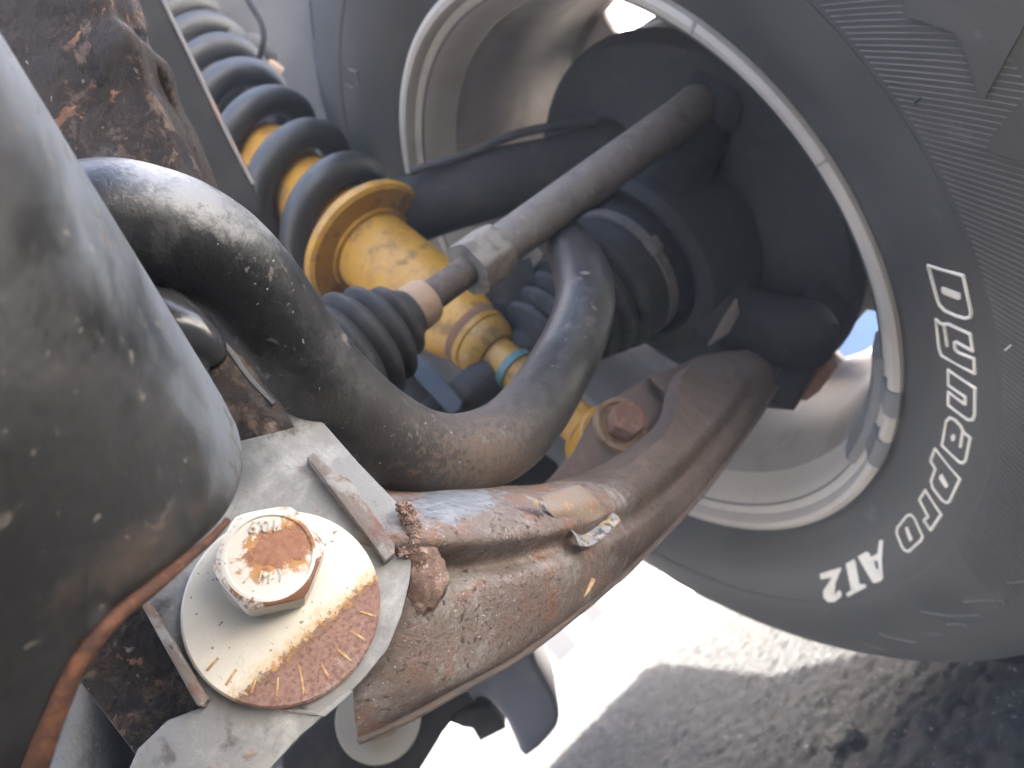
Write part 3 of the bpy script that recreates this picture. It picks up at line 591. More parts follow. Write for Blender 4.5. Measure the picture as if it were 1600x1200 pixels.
seat = obj('spring_seat', lathe(E1, (E1 - P(565, 395, 0.62)).normalized() * 0.0 + AX, [(-0.004, 0.035), (-0.005, 0.054), (-0.003, 0.0572), (0.003, 0.0578), (0.005, 0.055), (0.003, 0.035)], 56, None, True), m_yellow, shock)
obj('seat_collar', lathe(E1, AX, [(-0.007, 0.0333), (-0.007, 0.037), (0.004, 0.038), (0.004, 0.0333)], 40, None, True), m_yellow, shock)
coil = bmesh.new(); pts = []
top = [E1 + AX * 0.013, E1 + AX * 0.07, E1 + AX * 0.14 + V((0.004, 0.0, 0.004)), E1 + AX * 0.22 + V((0.016, 0.01, 0.012)), E1 + AX * 0.30 + V((0.034, 0.02, 0.02)), E1 + AX * 0.38 + V((0.055, 0.03, 0.03))]
axp = cat([tuple(p) for p in top], 40); NT = 6.7; fx, fy, fn = frame(AX)
for k in range(len(axp)):
    u = k / (len(axp) - 1); ang = 2 * math.pi * NT * (0.74 * u + 0.26 * u * u) + 1.2
    pts.append(V(axp[k]) + (fx * math.cos(ang) + fy * math.sin(ang)) * (0.0460 + 0.004 * u))
cs = obj('coil_spring', tube(pts, [0.0126] * len(pts), 14, 3), m_coil)
tag(cs, 'thick black coil spring wound round the yellow shock absorber', 'spring')

# small fittings beside the coil top
bl = obj('brake_pipe', tube([P(372, -30, 0.74), P(392, 8, 0.74), P(408, 35, 0.74), P(412, 62, 0.74), P(405, 90, 0.75), P(398, 108, 0.76)], 0.0028, 10), m_dark); tag(bl, 'thin dark bent pipe hanging beside the top of the coil spring', 'pipe')
bs = thing('bump_stop', 'small dusty grey rounded fittings beside the upper coil spring', 'fitting', P(400, 80, 0.8))
for x, y, r, m in ((362, 62, 0.013, m_grey), (392, 72, 0.014, m_grey), (420, 105, 0.009, m_clamp), (408, 88, 0.012, m_bracket)):
    p = P(x, y, 0.80); n = (CAM - p).normalized(); obj('knob', lathe(p, (n + AX).normalized(), [(-0.012, r), (0, r), (r * 0.5, r * 0.8), (r * 0.7, r * 0.4), (r * 0.75, 0.0)], 20), m, bs)

# ------------------------------------------------------------------ tie rod
tr = thing('tie_rod', 'weathered grey tie rod with hexagonal lock nut and ribbed boot', 'tie rod', P(740, 405, 0.425))
A0, A1 = P(545, 555, 0.384), P(1115, 148, 0.535); TA = (A1 - A0).normalized(); TL = (A1 - A0).length
def ta(x, y):
    r = ray(x, y); c = TA.cross(r).cross(r); return ((CAM - A0).dot(c)) / TA.dot(c)
b0, b1, b2, b3, b4 = ta(560, 545), ta(636, 483), ta(662, 462), ta(722, 418), ta(768, 385)
prof = [(b0 - 0.05, 0.027), (b0 - 0.045, 0.030)]; nb_ = 6; stp = (b1 - b0 + 0.035) / nb_
for k in range(nb_):
    a = b0 - 0.038 + k * stp; r = (0.0335, 0.0335, 0.0328, 0.0310, 0.0275, 0.0205)[k]
    prof += [(a, r - 0.0045), (a + stp * 0.30, r - 0.0005), (a + stp * 0.45, r), (a + stp * 0.6, r - 0.0005), (a + stp * 0.92, r - 0.0050)]
prof += [(b1 + 0.001, 0.0125), (b1 + 0.006, 0.0105)]
obj('boot', lathe(A0, TA, prof, 48), m_rubber, tr, sharp=60)
obj('clamp', lathe(A0, TA, [(b1 + 0.002, 0.009), (b1 + 0.001, 0.0125), (b1 + 0.003, 0.0132), (b2 - 0.001, 0.0125), (b2 + 0.001, 0.0115), (b2 + 0.001, 0.007)], 32, None, True), m_clamp, tr)
thr = [(b2 - 0.002, 0.0075)]
a = b2
while a < b3 + 0.004: thr += [(a, 0.0078), (a + 0.0008, 0.0085), (a + 0.0016, 0.0078)]; a += 0.0017
obj('thread', lathe(A0, TA, thr, 24), mat('rusty_thread', (0.07, 0.055, 0.045), 0.8, layers=[dict(col=(0.12, 0.085, 0.06), scale=120, lo=0.5, hi=0.6, det=9), dict(col=(0.03, 0.025, 0.022), scale=160, lo=0.55, hi=0.63, det=9)]), tr, sharp=70)
obj('lock_nut', hexhead(A0 + TA * (b3 + 0.002), TA, 0.0175, b4 - b3 + 0.001, 0.35, 0.8), mat('dusty_lock_nut', (0.16, 0.142, 0.118), 0.75, layers=[dict(col=(0.10, 0.085, 0.07), scale=120, lo=0.48, hi=0.62, det=9)], bump=[(400, 0.0003)]), tr)
obj('rod', lathe(A0, TA, [(b4 - 0.001, 0.0), (b4 - 0.001, 0.0108), (b4 + 0.003, 0.0122), (b4 + 0.02, 0.0124), (b4 + 0.07, 0.0130), (TL - 0.04, 0.0140), (TL - 0.02, 0.0150), (TL - 0.012, 0.012), (TL, 0.0)], 28), m_rod, tr)
obj('rod_end', lathe(A1, V((0.0, 0.2, 1)), [(-0.03, 0.0), (-0.03, 0.012), (-0.022, 0.020), (0.012, 0.021), (0.018, 0.014), (0.018, 0.0)], 28), m_rotor, tr)

# ------------------------------------------------------------------ small brackets between the shock and the bar
bp = blob([(640, 548), (664, 560), (722, 628), (718, 640), (704, 650), (640, 580), (600, 560)], 0.50, 0.02, 0.001, m_blue, 'steering_bracket'); tag(bp, 'flat blue grey bracket behind the ribbed boot', 'bracket')
tl = thing('bush_ring', 'teal ring around the lower rod of the yellow shock', 'bush', P(800, 575, 0.545))
obj('ring', lathe(E0 + AX * (along(800, 580)), AX, [(-0.004, 0.0142), (-0.004, 0.0160), (0.002, 0.0160), (0.002, 0.0142)], 32, None, True), m_teal, tl)
gb = blob([(746, 455), (765, 425), (792, 408), (828, 402), (840, 435), (836, 475), (818, 522), (806, 526)], 0.56, 0.02, 0.002, m_dark, 'knuckle_stop'); tag(gb, 'dusty brown bracket below the lock nut of the tie rod', 'bracket')
df = obj('filler', tube([P(520, 620, 0.62), P(640, 690, 0.62), P(760, 745, 0.63), P(850, 775, 0.64)], [0.05, 0.055, 0.045, 0.03], 20), m_dark); tag(df, 'black differential tube added to close the bright gap between sway bar and control arm', 'filler')  # added tube, blocks bright ground showing through the gap
dk = obj('steering_rack', tube([A0 - TA * 0.60, A0 - TA * 0.30, A0 - TA * 0.06, A0 - TA * 0.02], [0.028, 0.028, 0.0275, 0.026], 24), m_dark); tag(dk, 'dark steering rack housing in shade behind the sway bar and ribbed boot', 'steering rack')
bm = box(V((0.10, 0.66, 0.33)), V((0.12, 0, 0)), V((0, 0.03, 0)), V((0, 0, 0.08)), 0.012); cm = obj('filler_block', bm, m_dark); tag(cm, 'dark filler block added to close the view below the shock', 'bracket')  # added dark box, fills the view behind the shock

# ------------------------------------------------------------------ sway bar
path = [(60, 420, .172), (150, 352, .170), (240, 358, .174), (320, 392, .183), (385, 452, .193), (440, 525, .203), (500, 598, .213), (570, 660, .226), (645, 703, .240), (715, 712, .253), (785, 688, .272), (832, 642, .295), (868, 586, .32), (900, 525, .338), (914, 470, .356), (908, 425, .385), (892, 392, .43), (872, 368, .48), (850, 352, .55)]
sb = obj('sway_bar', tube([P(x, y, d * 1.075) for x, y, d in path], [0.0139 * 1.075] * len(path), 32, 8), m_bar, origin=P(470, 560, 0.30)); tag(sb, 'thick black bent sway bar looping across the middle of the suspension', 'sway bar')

# ------------------------------------------------------------------ frame pieces at the upper left
fb = obj('frame_bracket', sheet([
    [(-520, -420, .30), (-300, -480, .29), (-140, -520, .285), (-60, -540, .285), (-30, -550, .295)],
    [(-260, -220, .262), (-100, -240, .252), (10, -250, .247), (60, -255, .248), (80, -258, .258)],
    [(-60, -40, .235), (60, -40, .228), (130, -40, .224), (160, -40, .226), (172, -40, .236)],
    [(-40, 60, .232), (80, 40, .226), (150, 30, .222), (178, 24, .222), (186, 26, .232)],
    [(-20, 120, .230), (100, 100, .224), (180, 70, .218), (212, 58, .218), (222, 66, .230)],
    [(0, 180, .228), (110, 170, .224), (190, 150, .222), (228, 132, .220), (240, 128, .232)],
    [(40, 260, .226), (140, 240, .222), (220, 215, .220), (258, 196, .219), (272, 190, .230)],
    [(80, 340, .224), (170, 310, .221), (240, 290, .219), (282, 276, .218), (304, 274, .230)],
    [(120, 420, .224), (190, 380, .222), (260, 350, .220), (310, 340, .220), (330, 330, .232)]], CZ * 0.02, 6, 6), m_brown)
tag(fb, 'rusty muddy frame bracket at the upper left behind the crossmember', 'bracket')
bk = thing('shock_tower', 'flat dark grey tower plate with worn pale edge beside the coil spring', 'bracket', P(300, 150, 0.36))
pn = (-CZ + CX * 0.25).normalized(); p0 = P(330, 150, 0.42)
obj('tower_plate', prism(pxpoly([(-420, -1100), (-160, -900), (206, -120), (250, -12), (300, 92), (350, 198), (396, 290), (404, 330), (330, 360), (200, 300)], p0, pn), -pn * 0.003, 0.0006), m_bracket, bk)
obj('plate_edge', tube(pxpoly([(206, -120), (250, -12), (300, 92), (350, 198), (396, 288)], p0 + pn * 0.0004, pn), 0.0012, 8, 3), m_edge, bk)
# bracket and bush glimpsed between crossmember and bar
sb2 = thing('sway_bar_mount', 'sway bar mounting strap with glossy black bush beside the crossmember', 'bracket', P(330, 560, 0.19))
obj('bush', tube([P(215, 448, .188), P(258, 490, .187), P(296, 522, .187), P(322, 548, .19), P(332, 558, .194)], [0.0066, 0.0066, 0.0062, 0.0052, 0.003], 20), mat('glossy_black_rubber', (0.03, 0.03, 0.032), 0.18, layers=[dict(col=(0.06, 0.06, 0.06), scale=60, lo=0.5, hi=0.7, rough=0.35)]), sb2)
obj('strap', sheet([[(300, 540, .192), (345, 540, .193), (372, 560, .197)], [(330, 590, .190), (370, 590, .190), (400, 600, .196)], [(355, 640, .189), (400, 632, .189), (428, 632, .195)], [(370, 690, .189), (410, 680, .189), (450, 670, .195)]], CZ * 0.006, 6, 5), m_brown, sb2)
obj('strap_edge', tube([P(338, 532, .1935), P(356, 545, .1935), P(380, 580, .1935), P(404, 608, .1935), P(428, 632, .1935)], 0.0009, 8), m_black, sb2)

# ------------------------------------------------------------------ cam bolt mounting bracket
BN = V((0.0375, -0.9968, -0.07)).normalized()
BC = P(443, 945, 0.1935)
pb = BC - BN * 0.0036            # face of the plate
mb = thing('arm_mount_bracket', 'grey plate bracket holding the cam bolt, with two guide tabs', 'bracket', pb)
out = [(330, 700), (366, 626), (395, 625), (450, 625), (470, 630), (488, 641), (505, 659), (560, 722), (622, 786), (637, 806), (644, 830), (646, 860), (641, 905), (628, 960), (606, 1015), (565, 1065), (520, 1108), (470, 1150), (400, 1225), (190, 1225), (215, 1170), (262, 1125), (318, 1104), (222, 945), (215, 900), (240, 800)]
obj('plate', prism(pxpoly(out, pb, BN), -BN * 0.0042, 0.0007, 2), m_plate, mb)
# raised outer border of the plate and the pressed pocket line
def ridge(px, h, wd, m, name, parent, base=pb): return obj(name, tube([onplane(x, y, base + BN * h, BN) for x, y in px], wd, 10, 4), m, parent)
def tab(a, b, wd, h, m, name):
    A, B = onplane(*a, pb, BN), onplane(*b, pb, BN); d = (B - A).normalized(); s = d.cross(BN)
    return obj(name, prism([A - s * wd, B - s * wd, B + s * wd, A + s * wd], BN * h, 0.0006, 2), m, mb)
def skew_tab(px, h, m, name): return obj(name, prism(pxpoly(px, pb - BN * 0.001, BN), BN * (h + 0.001), 0.0006, 2), m, mb)
m_tab = mat('rusty_guide_tab', (0.17, 0.135, 0.115), 0.75, layers=[dict(col=(0.27, 0.26, 0.24), scale=120, lo=0.5, hi=0.62, det=9), dict(col=(0.17, 0.085, 0.06), scale=90, lo=0.54, hi=0.66, det=11, rgh=0.75, rough=0.9), dict(col=(0.05, 0.04, 0.035), scale=330, lo=0.64, hi=0.69, height=-0.0003)], bump=[(300, 0.0008), (900, 0.0002)])
skew_tab([(480, 724), (490, 716), (520, 745), (546, 758), (614, 858), (614, 872), (600, 884)], 0.0046, m_tab, 'guide_tab')
skew_tab([(226, 948), (240, 946), (330, 1094), (322, 1106), (312, 1104)], 0.0046, m_tab, 'guide_tab')
obj('pocket_lip', prism(pxpoly([(498, 1112), (546, 1078), (552, 1082), (508, 1120), (440, 1112), (430, 1104)], pb - BN * 0.0005, BN), BN * 0.0012, 0.0003), m_plate, mb)
obj('back_plate', prism(pxpoly([(60, 900), (240, 800), (400, 1000), (380, 1230), (250, 1230), (120, 1060)], pb - BN * 0.009, BN), -BN * 0.004, 0.0008), m_brown, mb)
# crossmember rail low at left
rl = obj('frame_rail', sheet([[(60, 900, .225), (110, 930, .212), (150, 950, .212), (205, 965, .222)], [(20, 1050, .225), (90, 1060, .210), (170, 1060, .210), (225, 1060, .222)], [(-20, 1260, .225), (70, 1260, .208), (190, 1260, .208), (262, 1260, .222)]], CZ * 0.02, 6, 6), mat('navy_black_paint', (0.028, 0.034, 0.042), 0.4, layers=[dict(col=(0.13, 0.14, 0.145), scale=40, lo=0.55, hi=0.7, rough=0.6), dict(col=(0.20, 0.15, 0.12), scale=90, lo=0.64, hi=0.7, rough=0.9)], bump=[(80, 0.0008)]))
tag(rl, 'blackish blue painted frame rail under the rusty seam at lower left', 'frame rail')

# ------------------------------------------------------------------ cam bolt
def local(o_center, x, y, h):       # offset of a picture point on the bolt plane from an object centre
    return onplane(x, y, BC + BN * h, BN) - o_center
cb_ = thing('cam_bolt', 'cream cam bolt with hex head and half rusted graduated washer', 'bolt', BC)
ZINC = (0.60, 0.562, 0.475)
u = (onplane(500, 1012, BC, BN) - onplane(435, 935, BC, BN)).normalized()
pr = onplane(478, 992, BC, BN) - BC
HB = onplane(421, 868, BC + BN * 0.0125, BN) - BN * 0.0125
dvec = HB - BC
def zinc(name, layers): return mat(name, ZINC, 0.55, layers=[
    dict(col=(0.56, 0.53, 0.44), scale=120, lo=0.45, hi=0.7, amt=0.6),
    dict(col=(0.20, 0.16, 0.10), scale=420, lo=0.69, hi=0.72, amt=0.9, det=2),
    dict(col=(0.36, 0.32, 0.24), scale=150, lo=0.60, hi=0.70, amt=0.55, det=11, rgh=0.8)] + layers, bump=[(300, 0.0001), (1500, 0.00006)])
gl = tuple(u * 95.0)
m_washer = zinc('zinc_washer_half_rusted', [
    dict(col=(0.50, 0.38, 0.21), scale=260, lo=0.40, hi=0.62, det=10, rgh=0.8, grad=[('lin', tuple(pr - u * 0.0020), tuple(u * 60.0))], amt=0.75, rough=0.7),
    dict(col=(0.42, 0.22, 0.085), scale=420, lo=0.49, hi=0.57, det=10, rgh=0.85, grad=[('lin', tuple(pr - u * 0.0002), tuple(u * 60.0))], rough=0.85),
    dict(col=(0.20, 0.108, 0.078), col2=(0.27, 0.165, 0.125), scale=420, scale2=900, lo=0.48, hi=0.58, det=10, rgh=0.85, grad=[('lin', tuple(pr + u * 0.0008), tuple(u * 62.0))], rough=0.92, height=0.00012),
    dict(col=(0.15, 0.075, 0.055), scale=900, lo=0.56, hi=0.66, grad=[('lin', tuple(pr + u * 0.002), tuple(u * 9.0))], rough=0.95, amt=0.75, height=-0.00008, det=4),
    dict(col=(0.40, 0.34, 0.31), scale=160, lo=0.58, hi=0.70, det=10, rgh=0.8, amt=0.45, grad=[('lin', tuple(pr + u * 0.006), tuple(u * 12.0))])])
ws = obj('washer', lathe(BC, BN, [(-0.0034, 0.0), (-0.0034, 0.0236), (-0.0028, 0.0240), (-0.0006, 0.0240), (0.0, 0.0234), (0.0, 0.012), (0.0, 0.0)], 96), m_washer, cb_, origin=BC, sharp=30)
pc = onplane(437, 857, BC + BN * 0.0121, BN) - (HB + BN * 0.00625)
e1 = (onplane(447, 852, BC + BN * 0.0121, BN) - onplane(437, 857, BC + BN * 0.0121, BN)).normalized() / 0.0112; e2 = e1.cross(BN).normalized() / 0.0070
m_head = zinc('zinc_bolt_head_rusted', [
    dict(col=(0.44, 0.22, 0.08), scale=300, lo=0.50, hi=0.62, det=9, rgh=0.72, grad=[('ell', tuple(pc), tuple(e1), tuple(e2), 0.42)], rough=0.9),
    dict(col=(0.25, 0.105, 0.06), col2=(0.34, 0.17, 0.10), scale=300, scale2=500, lo=0.56, hi=0.68, det=9, rgh=0.72, grad=[('ell', tuple(pc + e1.normalized() * 0.0012), tuple(e1), tuple(e2), 0.42)], rough=0.92, height=0.00008)])
m_mark = mat('zinc_emboss', (0.44, 0.40, 0.32), 0.6)  # darker than the head zinc, paints the shading that sets off the letters
m_chamfer = zinc('rusted_chamfer', [dict(col=(0.34, 0.20, 0.12), scale=120, lo=0.50, hi=0.60, det=10, rgh=0.75), dict(col=(0.20, 0.09, 0.05), scale=160, lo=0.48, hi=0.60, det=10, rgh=0.75, grad=[('lin', (0, 0, 0), tuple((CY + CX * 0.6) * 9.0))], rough=0.9)])
bm = hexhead(HB, BN, 0.0135, 0.0125, R(15), 0.85)
hd = obj('hex_head', bm, m_head, cb_, origin=HB + BN * 0.00625, sharp=25)
hd.data.materials.append(m_chamfer)
apo = 0.0135 * math.cos(math.pi / 6)
for p in hd.data.polygons:
    c = p.center; h = c.dot(BN); r = (c - BN * h).length
    if h > 0.0038 and r > apo * 0.90: p.material_index = 1
obj('head_flange', lathe(HB, BN, [(0.0, 0.0122), (0.0012, 0.0126), (0.0014, 0.0120), (0.002, 0.0105)], 64), m_washer, cb_, origin=BC)
bx, by, _ = frame(BN, CX)
Mt = Matrix((tuple(bx), tuple(by), tuple(BN))).transposed().to_4x4()
def bolt_text(s, x, y, size, rot):
    bm = text_mesh(s, size, 0.00040); p = onplane(x, y, HB + BN * 0.0121, BN)
    bm.transform(Matrix.Translation(p) @ Mt @ Matrix.Rotation(rot, 4, 'Z')); return obj('embossed_mark', bm, m_mark, hd, smooth=False)
bolt_text('10.9', 412, 822, 0.0042, R(180 + 8)); bolt_text('M', 414, 903, 0.0040, R(-6)); bolt_text('Y', 439, 901, 0.0040, R(-6))
m_tick = mat('orange_rust_tick', (0.38, 0.20, 0.085), 0.85, layers=[dict(col=(0.50, 0.36, 0.20), scale=260, lo=0.52, hi=0.60), dict(col=(0.22, 0.11, 0.07), scale=330, lo=0.54, hi=0.60)], bump=[(700, 0.0003)])
for a, b in [((323, 1048), (341, 1028)), ((353, 1071), (369, 1046)), ((392, 1084), (401, 1057)), ((433, 1088), (434, 1058)), ((476, 1084), (466, 1038)), ((514, 1060), (502, 1038)), ((549, 1033), (527, 1015)), ((571, 1000), (547, 986)), ((587, 963), (563, 956))]:
    A, B = onplane(*a, BC, BN), onplane(*b, BC, BN); s = (B - A).cross(BN).normalized() * 0.00032
    obj('graduation_tick', prism([A - s - BN * 0.0004, B - s - BN * 0.0004, B + s - BN * 0.0004, A + s - BN * 0.0004], BN * 0.00065, 0.0001, 1), m_tick, ws)

# ------------------------------------------------------------------ lower control arm
lca = thing('lower_control_arm', 'rusty brown lower control arm running from cam bolt to wheel', 'control arm', P(640, 900, 0.21))
ST = [
 [(560, 782, 0.224), (560, 810, 0.212), (562, 850, 0.2075), (560, 885, 0.2163), (556, 930, 0.209), (552, 1030, 0.207), (553, 1110, 0.21), (560, 1158, 0.222)],
 [(630, 787, 0.226), (628, 812, 0.212), (632, 852, 0.207), (640, 890, 0.2184), (640, 925, 0.21), (625, 1020, 0.208), (632, 1090, 0.212), (644, 1120, 0.226)],
 [(700, 783, 0.232), (700, 808, 0.218), (704, 850, 0.212), (706, 888, 0.2249), (704, 925, 0.216), (690, 1000, 0.214), (706, 1065, 0.218), (722, 1077, 0.232)],
 [(780, 782, 0.244), (784, 806, 0.232), (790, 842, 0.2265), (796, 874, 0.239), (798, 905, 0.231), (788, 965, 0.229), (790, 1025, 0.233), (800, 1034, 0.246)],
 [(845, 778, 0.262), (852, 800, 0.251), (864, 830, 0.2465), (872, 852, 0.2587), (876, 880, 0.25), (868, 930, 0.249), (860, 980, 0.253), (866, 987, 0.266)],
 [(898, 764, 0.286), (908, 785, 0.276), (922, 812, 0.2725), (932, 832, 0.284), (936, 856, 0.276), (930, 895, 0.275), (926, 930, 0.279), (934, 933, 0.292)],
 [(966, 733, 0.33), (972, 756, 0.316), (986, 782, 0.3125), (998, 802, 0.3244), (1002, 822, 0.316), (998, 850, 0.316), (994, 868, 0.32), (1002, 873, 0.332)],
 [(1046, 668, 0.386), (1052, 705, 0.37), (1052, 732, 0.3625), (1062, 748, 0.3749), (1068, 762, 0.367), (1074, 778, 0.367), (1082, 786, 0.371), (1090, 781, 0.382)],
 [(1064, 590, 0.452), (1096, 640, 0.434), (1116, 660, 0.4245), (1126, 676, 0.4356), (1132, 690, 0.428), (1138, 702, 0.428), (1140, 712, 0.432), (1146, 708, 0.444)],
 [(1104, 556, 0.53), (1146, 592, 0.5), (1158, 606, 0.4935), (1168, 620, 0.5053), (1174, 632, 0.497), (1180, 644, 0.497), (1184, 652, 0.5), (1190, 645, 0.512)],
 [(1150, 546, 0.58), (1185, 560, 0.556), (1200, 568, 0.5525), (1210, 576, 0.5629), (1215, 584, 0.556), (1218, 590, 0.556), (1220, 594, 0.558), (1224, 588, 0.57)]]
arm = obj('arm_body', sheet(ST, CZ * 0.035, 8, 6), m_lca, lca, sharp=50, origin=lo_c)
sbp = P(975, 665, 0.458)
obj('shock_bracket', prism(pxpoly([(828, 775), (858, 748), (898, 704), (924, 652), (946, 630), (985, 606), (1018, 586), (1062, 572), (1105, 566), (1150, 575), (1120, 660), (1060, 720), (1000, 745), (930, 790)], sbp, BN), -BN * 0.005, 0.0012), m_lca_dusty, lca)
obj('top_plate', sheet([[(1015, 590, .462), (1060, 640, .45), (1100, 690, .44)], [(1075, 566, .50), (1110, 610, .487), (1135, 650, .478)], [(1150, 548, .54), (1180, 570, .53), (1190, 610, .52)], [(1205, 548, .575), (1222, 556, .57), (1226, 580, .565)]], CZ * 0.01, 6, 6), m_lca_dusty, lca)
eb = [(r[-1][0], r[-1][1], r[-2][2] + 0.004) for r in ST]
obj('seam_edge', tube([P(*q) for q in eb], 0.0011, 10, 6), m_lca_dusty, lca)
# weld lump and pivot sleeve against the plate
m_weld = mat('rusty_weld', (0.19, 0.12, 0.09), 0.85, layers=[dict(col=(0.33, 0.24, 0.19), scale=160, lo=0.48, hi=0.60, det=12, rgh=0.8), dict(col=(0.08, 0.055, 0.045), scale=200, lo=0.55, hi=0.64, det=12, rgh=0.8), dict(col=(0.50, 0.42, 0.35), scale=420, lo=0.64, hi=0.68, det=3)], bump=[(250, 0.0010), (900, 0.0004)])
from mathutils import noise as mn
def lump(bm, c, rx, ry, rz, amp):
    g = bmesh.ops.create_icosphere(bm, subdivisions=4, radius=1.0)['verts']
    for v in g:
        d = v.co.copy(); k = 1 + amp * (mn.noise(d * 2.2 + c * 900) + 0.5 * mn.noise(d * 5.5 + c * 500))
        v.co = c + (CX * d.x * rx + CY * d.y * ry + CZ * d.z * rz) * k
bm = bmesh.new()
for k in range(22):
    u_ = k / 21; lump(bm, P(632 + 14 * math.sin(u_ * 3.0) + random.uniform(-3, 3), 792 + 70 * u_, 0.2098 - 0.001 * u_), 0.0021, 0.0016, 0.0022, 0.45)
obj('weld_bead', bm, m_weld, lca)
bm = bmesh.new(); lump(bm, P(668, 905, 0.2110), 0.0056, 0.0080, 0.0040, 0.16); lump(bm, P(656, 935, 0.2120), 0.0045, 0.0050, 0.0036, 0.2); lump(bm, P(662, 868, 0.2115), 0.0045, 0.0050, 0.0038, 0.22)
obj('weld_lump', bm, m_weld, lca)
# peeling coating
def flake(rows, name, m, th=0.0004): return obj(name, sheet(rows, CZ * th, 5, 5), m, lca)
flake([[(846, 776, .2590), (858, 800, .2490), (890, 825, .2630)], [(880, 764, .272), (892, 790, .2625), (925, 815, .2730)], [(905, 757, .2850), (930, 778, .279), (945, 802, .2820)]], 'peeling_patch', m_flake)
flake([[(886, 821, .2600), (898, 836, .2565), (906, 853, .2545)], [(912, 836, .2655), (922, 846, .2610), (928, 850, .2600)], [(958, 801, .283), (966, 807, .280), (970, 814, .2785)]], 'peeling_patch', m_lift)
flake([[(816, 772, .242), (822, 776, .241), (826, 780, .241)], [(832, 778, .243), (838, 784, .242), (842, 792, .242)], [(850, 784, .2475), (855, 792, .247), (858, 800, .2475)]], 'peeling_strip', m_lift)
obj('scrape', sheet([[(898, 938, .2700), (905, 941, .2700)], [(912, 920, .2710), (920, 925, .2710)], [(924, 902, .2725), (931, 906, .2725)]], CZ * 0.0004, 4, 2), mat('bare_ochre_scrape', (0.52, 0.38, 0.22), 0.8, layers=[dict(col=(0.35, 0.2, 0.1), scale=200, lo=0.5, hi=0.6)]), lca)
# flange bolt through the shock eye
fbt = thing('shock_bolt', 'rusty flange bolt holding the shock to the lower control arm', 'bolt', sbp)
fc = P(970, 664, 0.4555)
obj('flange', lathe(fc, BN, [(-0.002, 0.0), (-0.002, 0.0168), (0.0022, 0.0166), (0.0030, 0.0150), (0.0026, 0.0138), (0.0004, 0.0128), (0.0004, 0.0)], 48), m_wash2, fbt)
obj('hex_head', hexhead(fc + BN * 0.0003 + CX * 0.0006 + CY * 0.0002, BN, 0.0110, 0.014, R(35), 0.85), m_bolt_rust, fbt)

# ball joint at the outer end
bj = thing('ball_joint', 'black ball joint with rusty cap at the outer end of control arm', 'ball joint', P(1260, 560, 0.56))
obj('joint_body', prism(pxpoly(rounded([(1296, 418), (1338, 425), (1342, 470), (1312, 530), (1290, 560), (1262, 610), (1246, 642), (1208, 630), (1192, 606), (1215, 560), (1240, 500)], n=2), P(1270, 540, 0.545), -CZ), CZ * 0.06, 0.008, 3), m_dark, bj)
obj('joint_cap', prism(pxpoly([(1306, 545), (1312, 572), (1282, 612), (1262, 626), (1254, 616), (1276, 580)], P(1285, 585, 0.56), -CZ), CZ * 0.03, 0.003, 2), m_bolt_rust, bj)
obj('joint_rib', prism(pxpoly(rounded([(1232, 480), (1262, 470), (1270, 500), (1240, 560), (1222, 590), (1212, 575)], n=2), P(1240, 530, 0.54), -CZ), CZ * 0.03, 0.004, 2), m_rotor, bj)
obj('lock_tab', prism(pxpoly([(1152, 466), (1156, 490), (1140, 520), (1108, 540), (1130, 500)], P(1135, 505, 0.53), -CZ), CZ * 0.006, 0.001), m_lca_dusty, bj)

# ------------------------------------------------------------------ front pivot seen under the arm
fp = thing('front_pivot', 'dark front pivot of the control arm below, with pale rusty washer', 'pivot', P(640, 1120, 0.46))
FC = P(592, 1122, 0.435)
obj('washer', lathe(FC, BN, [(-0.004, 0.006), (-0.004, 0.0235), (-0.0006, 0.024), (0, 0.0234), (0, 0.006)], 64, None, True), mat('dusty_zinc_washer', (0.20, 0.185, 0.155), 0.7, layers=[dict(col=(0.18, 0.085, 0.05), scale=120, lo=0.5, hi=0.62, grad=[('lin', (0.010, 0, 0.0), (40, 0, 15))])], bump=[(600, 0.0002)]), fp)
obj('bolt_head', hexhead(FC, BN, 0.012, 0.010, 0.3, 0.8), m_wash2, fp)
obj('pivot_bracket', prism(pxpoly([(440, 1180), (540, 1060), (640, 1020), (700, 1040), (745, 1095), (715, 1115), (690, 1150), (640, 1230), (440, 1300)], FC - BN * 0.006, BN), -BN * 0.03, 0.004), m_dark, fp)
sk_ = thing('skid_plate', 'dark rounded front crossmember showing under the control arm', 'crossmember', P(800, 1090, 0.62))
obj('plate', prism(pxpoly(rounded([(640, 1060), (740, 1010), (822, 1012), (840, 1040), (868, 1092), (874, 1125), (862, 1150), (822, 1185), (806, 1160), (790, 1125), (768, 1100), (748, 1092), (722, 1108), (680, 1100)], n=2), P(790, 1080, 0.60), -CZ), CZ * 0.10, 0.006, 3), mat('dark_blue_grey_paint', (0.05, 0.055, 0.065), 0.5, layers=[dict(col=(0.10, 0.095, 0.09), scale=20, lo=0.5, hi=0.7, amt=0.7)], bump=[(80, 0.0004)]), sk_)
obj('tow_lug', prism(pxpoly([(700, 1130), (728, 1108), (768, 1104), (790, 1140), (750, 1160), (738, 1140), (722, 1138)], P(745, 1130, 0.66), -CZ), CZ * 0.03, 0.003, 2), m_dark, sk_)

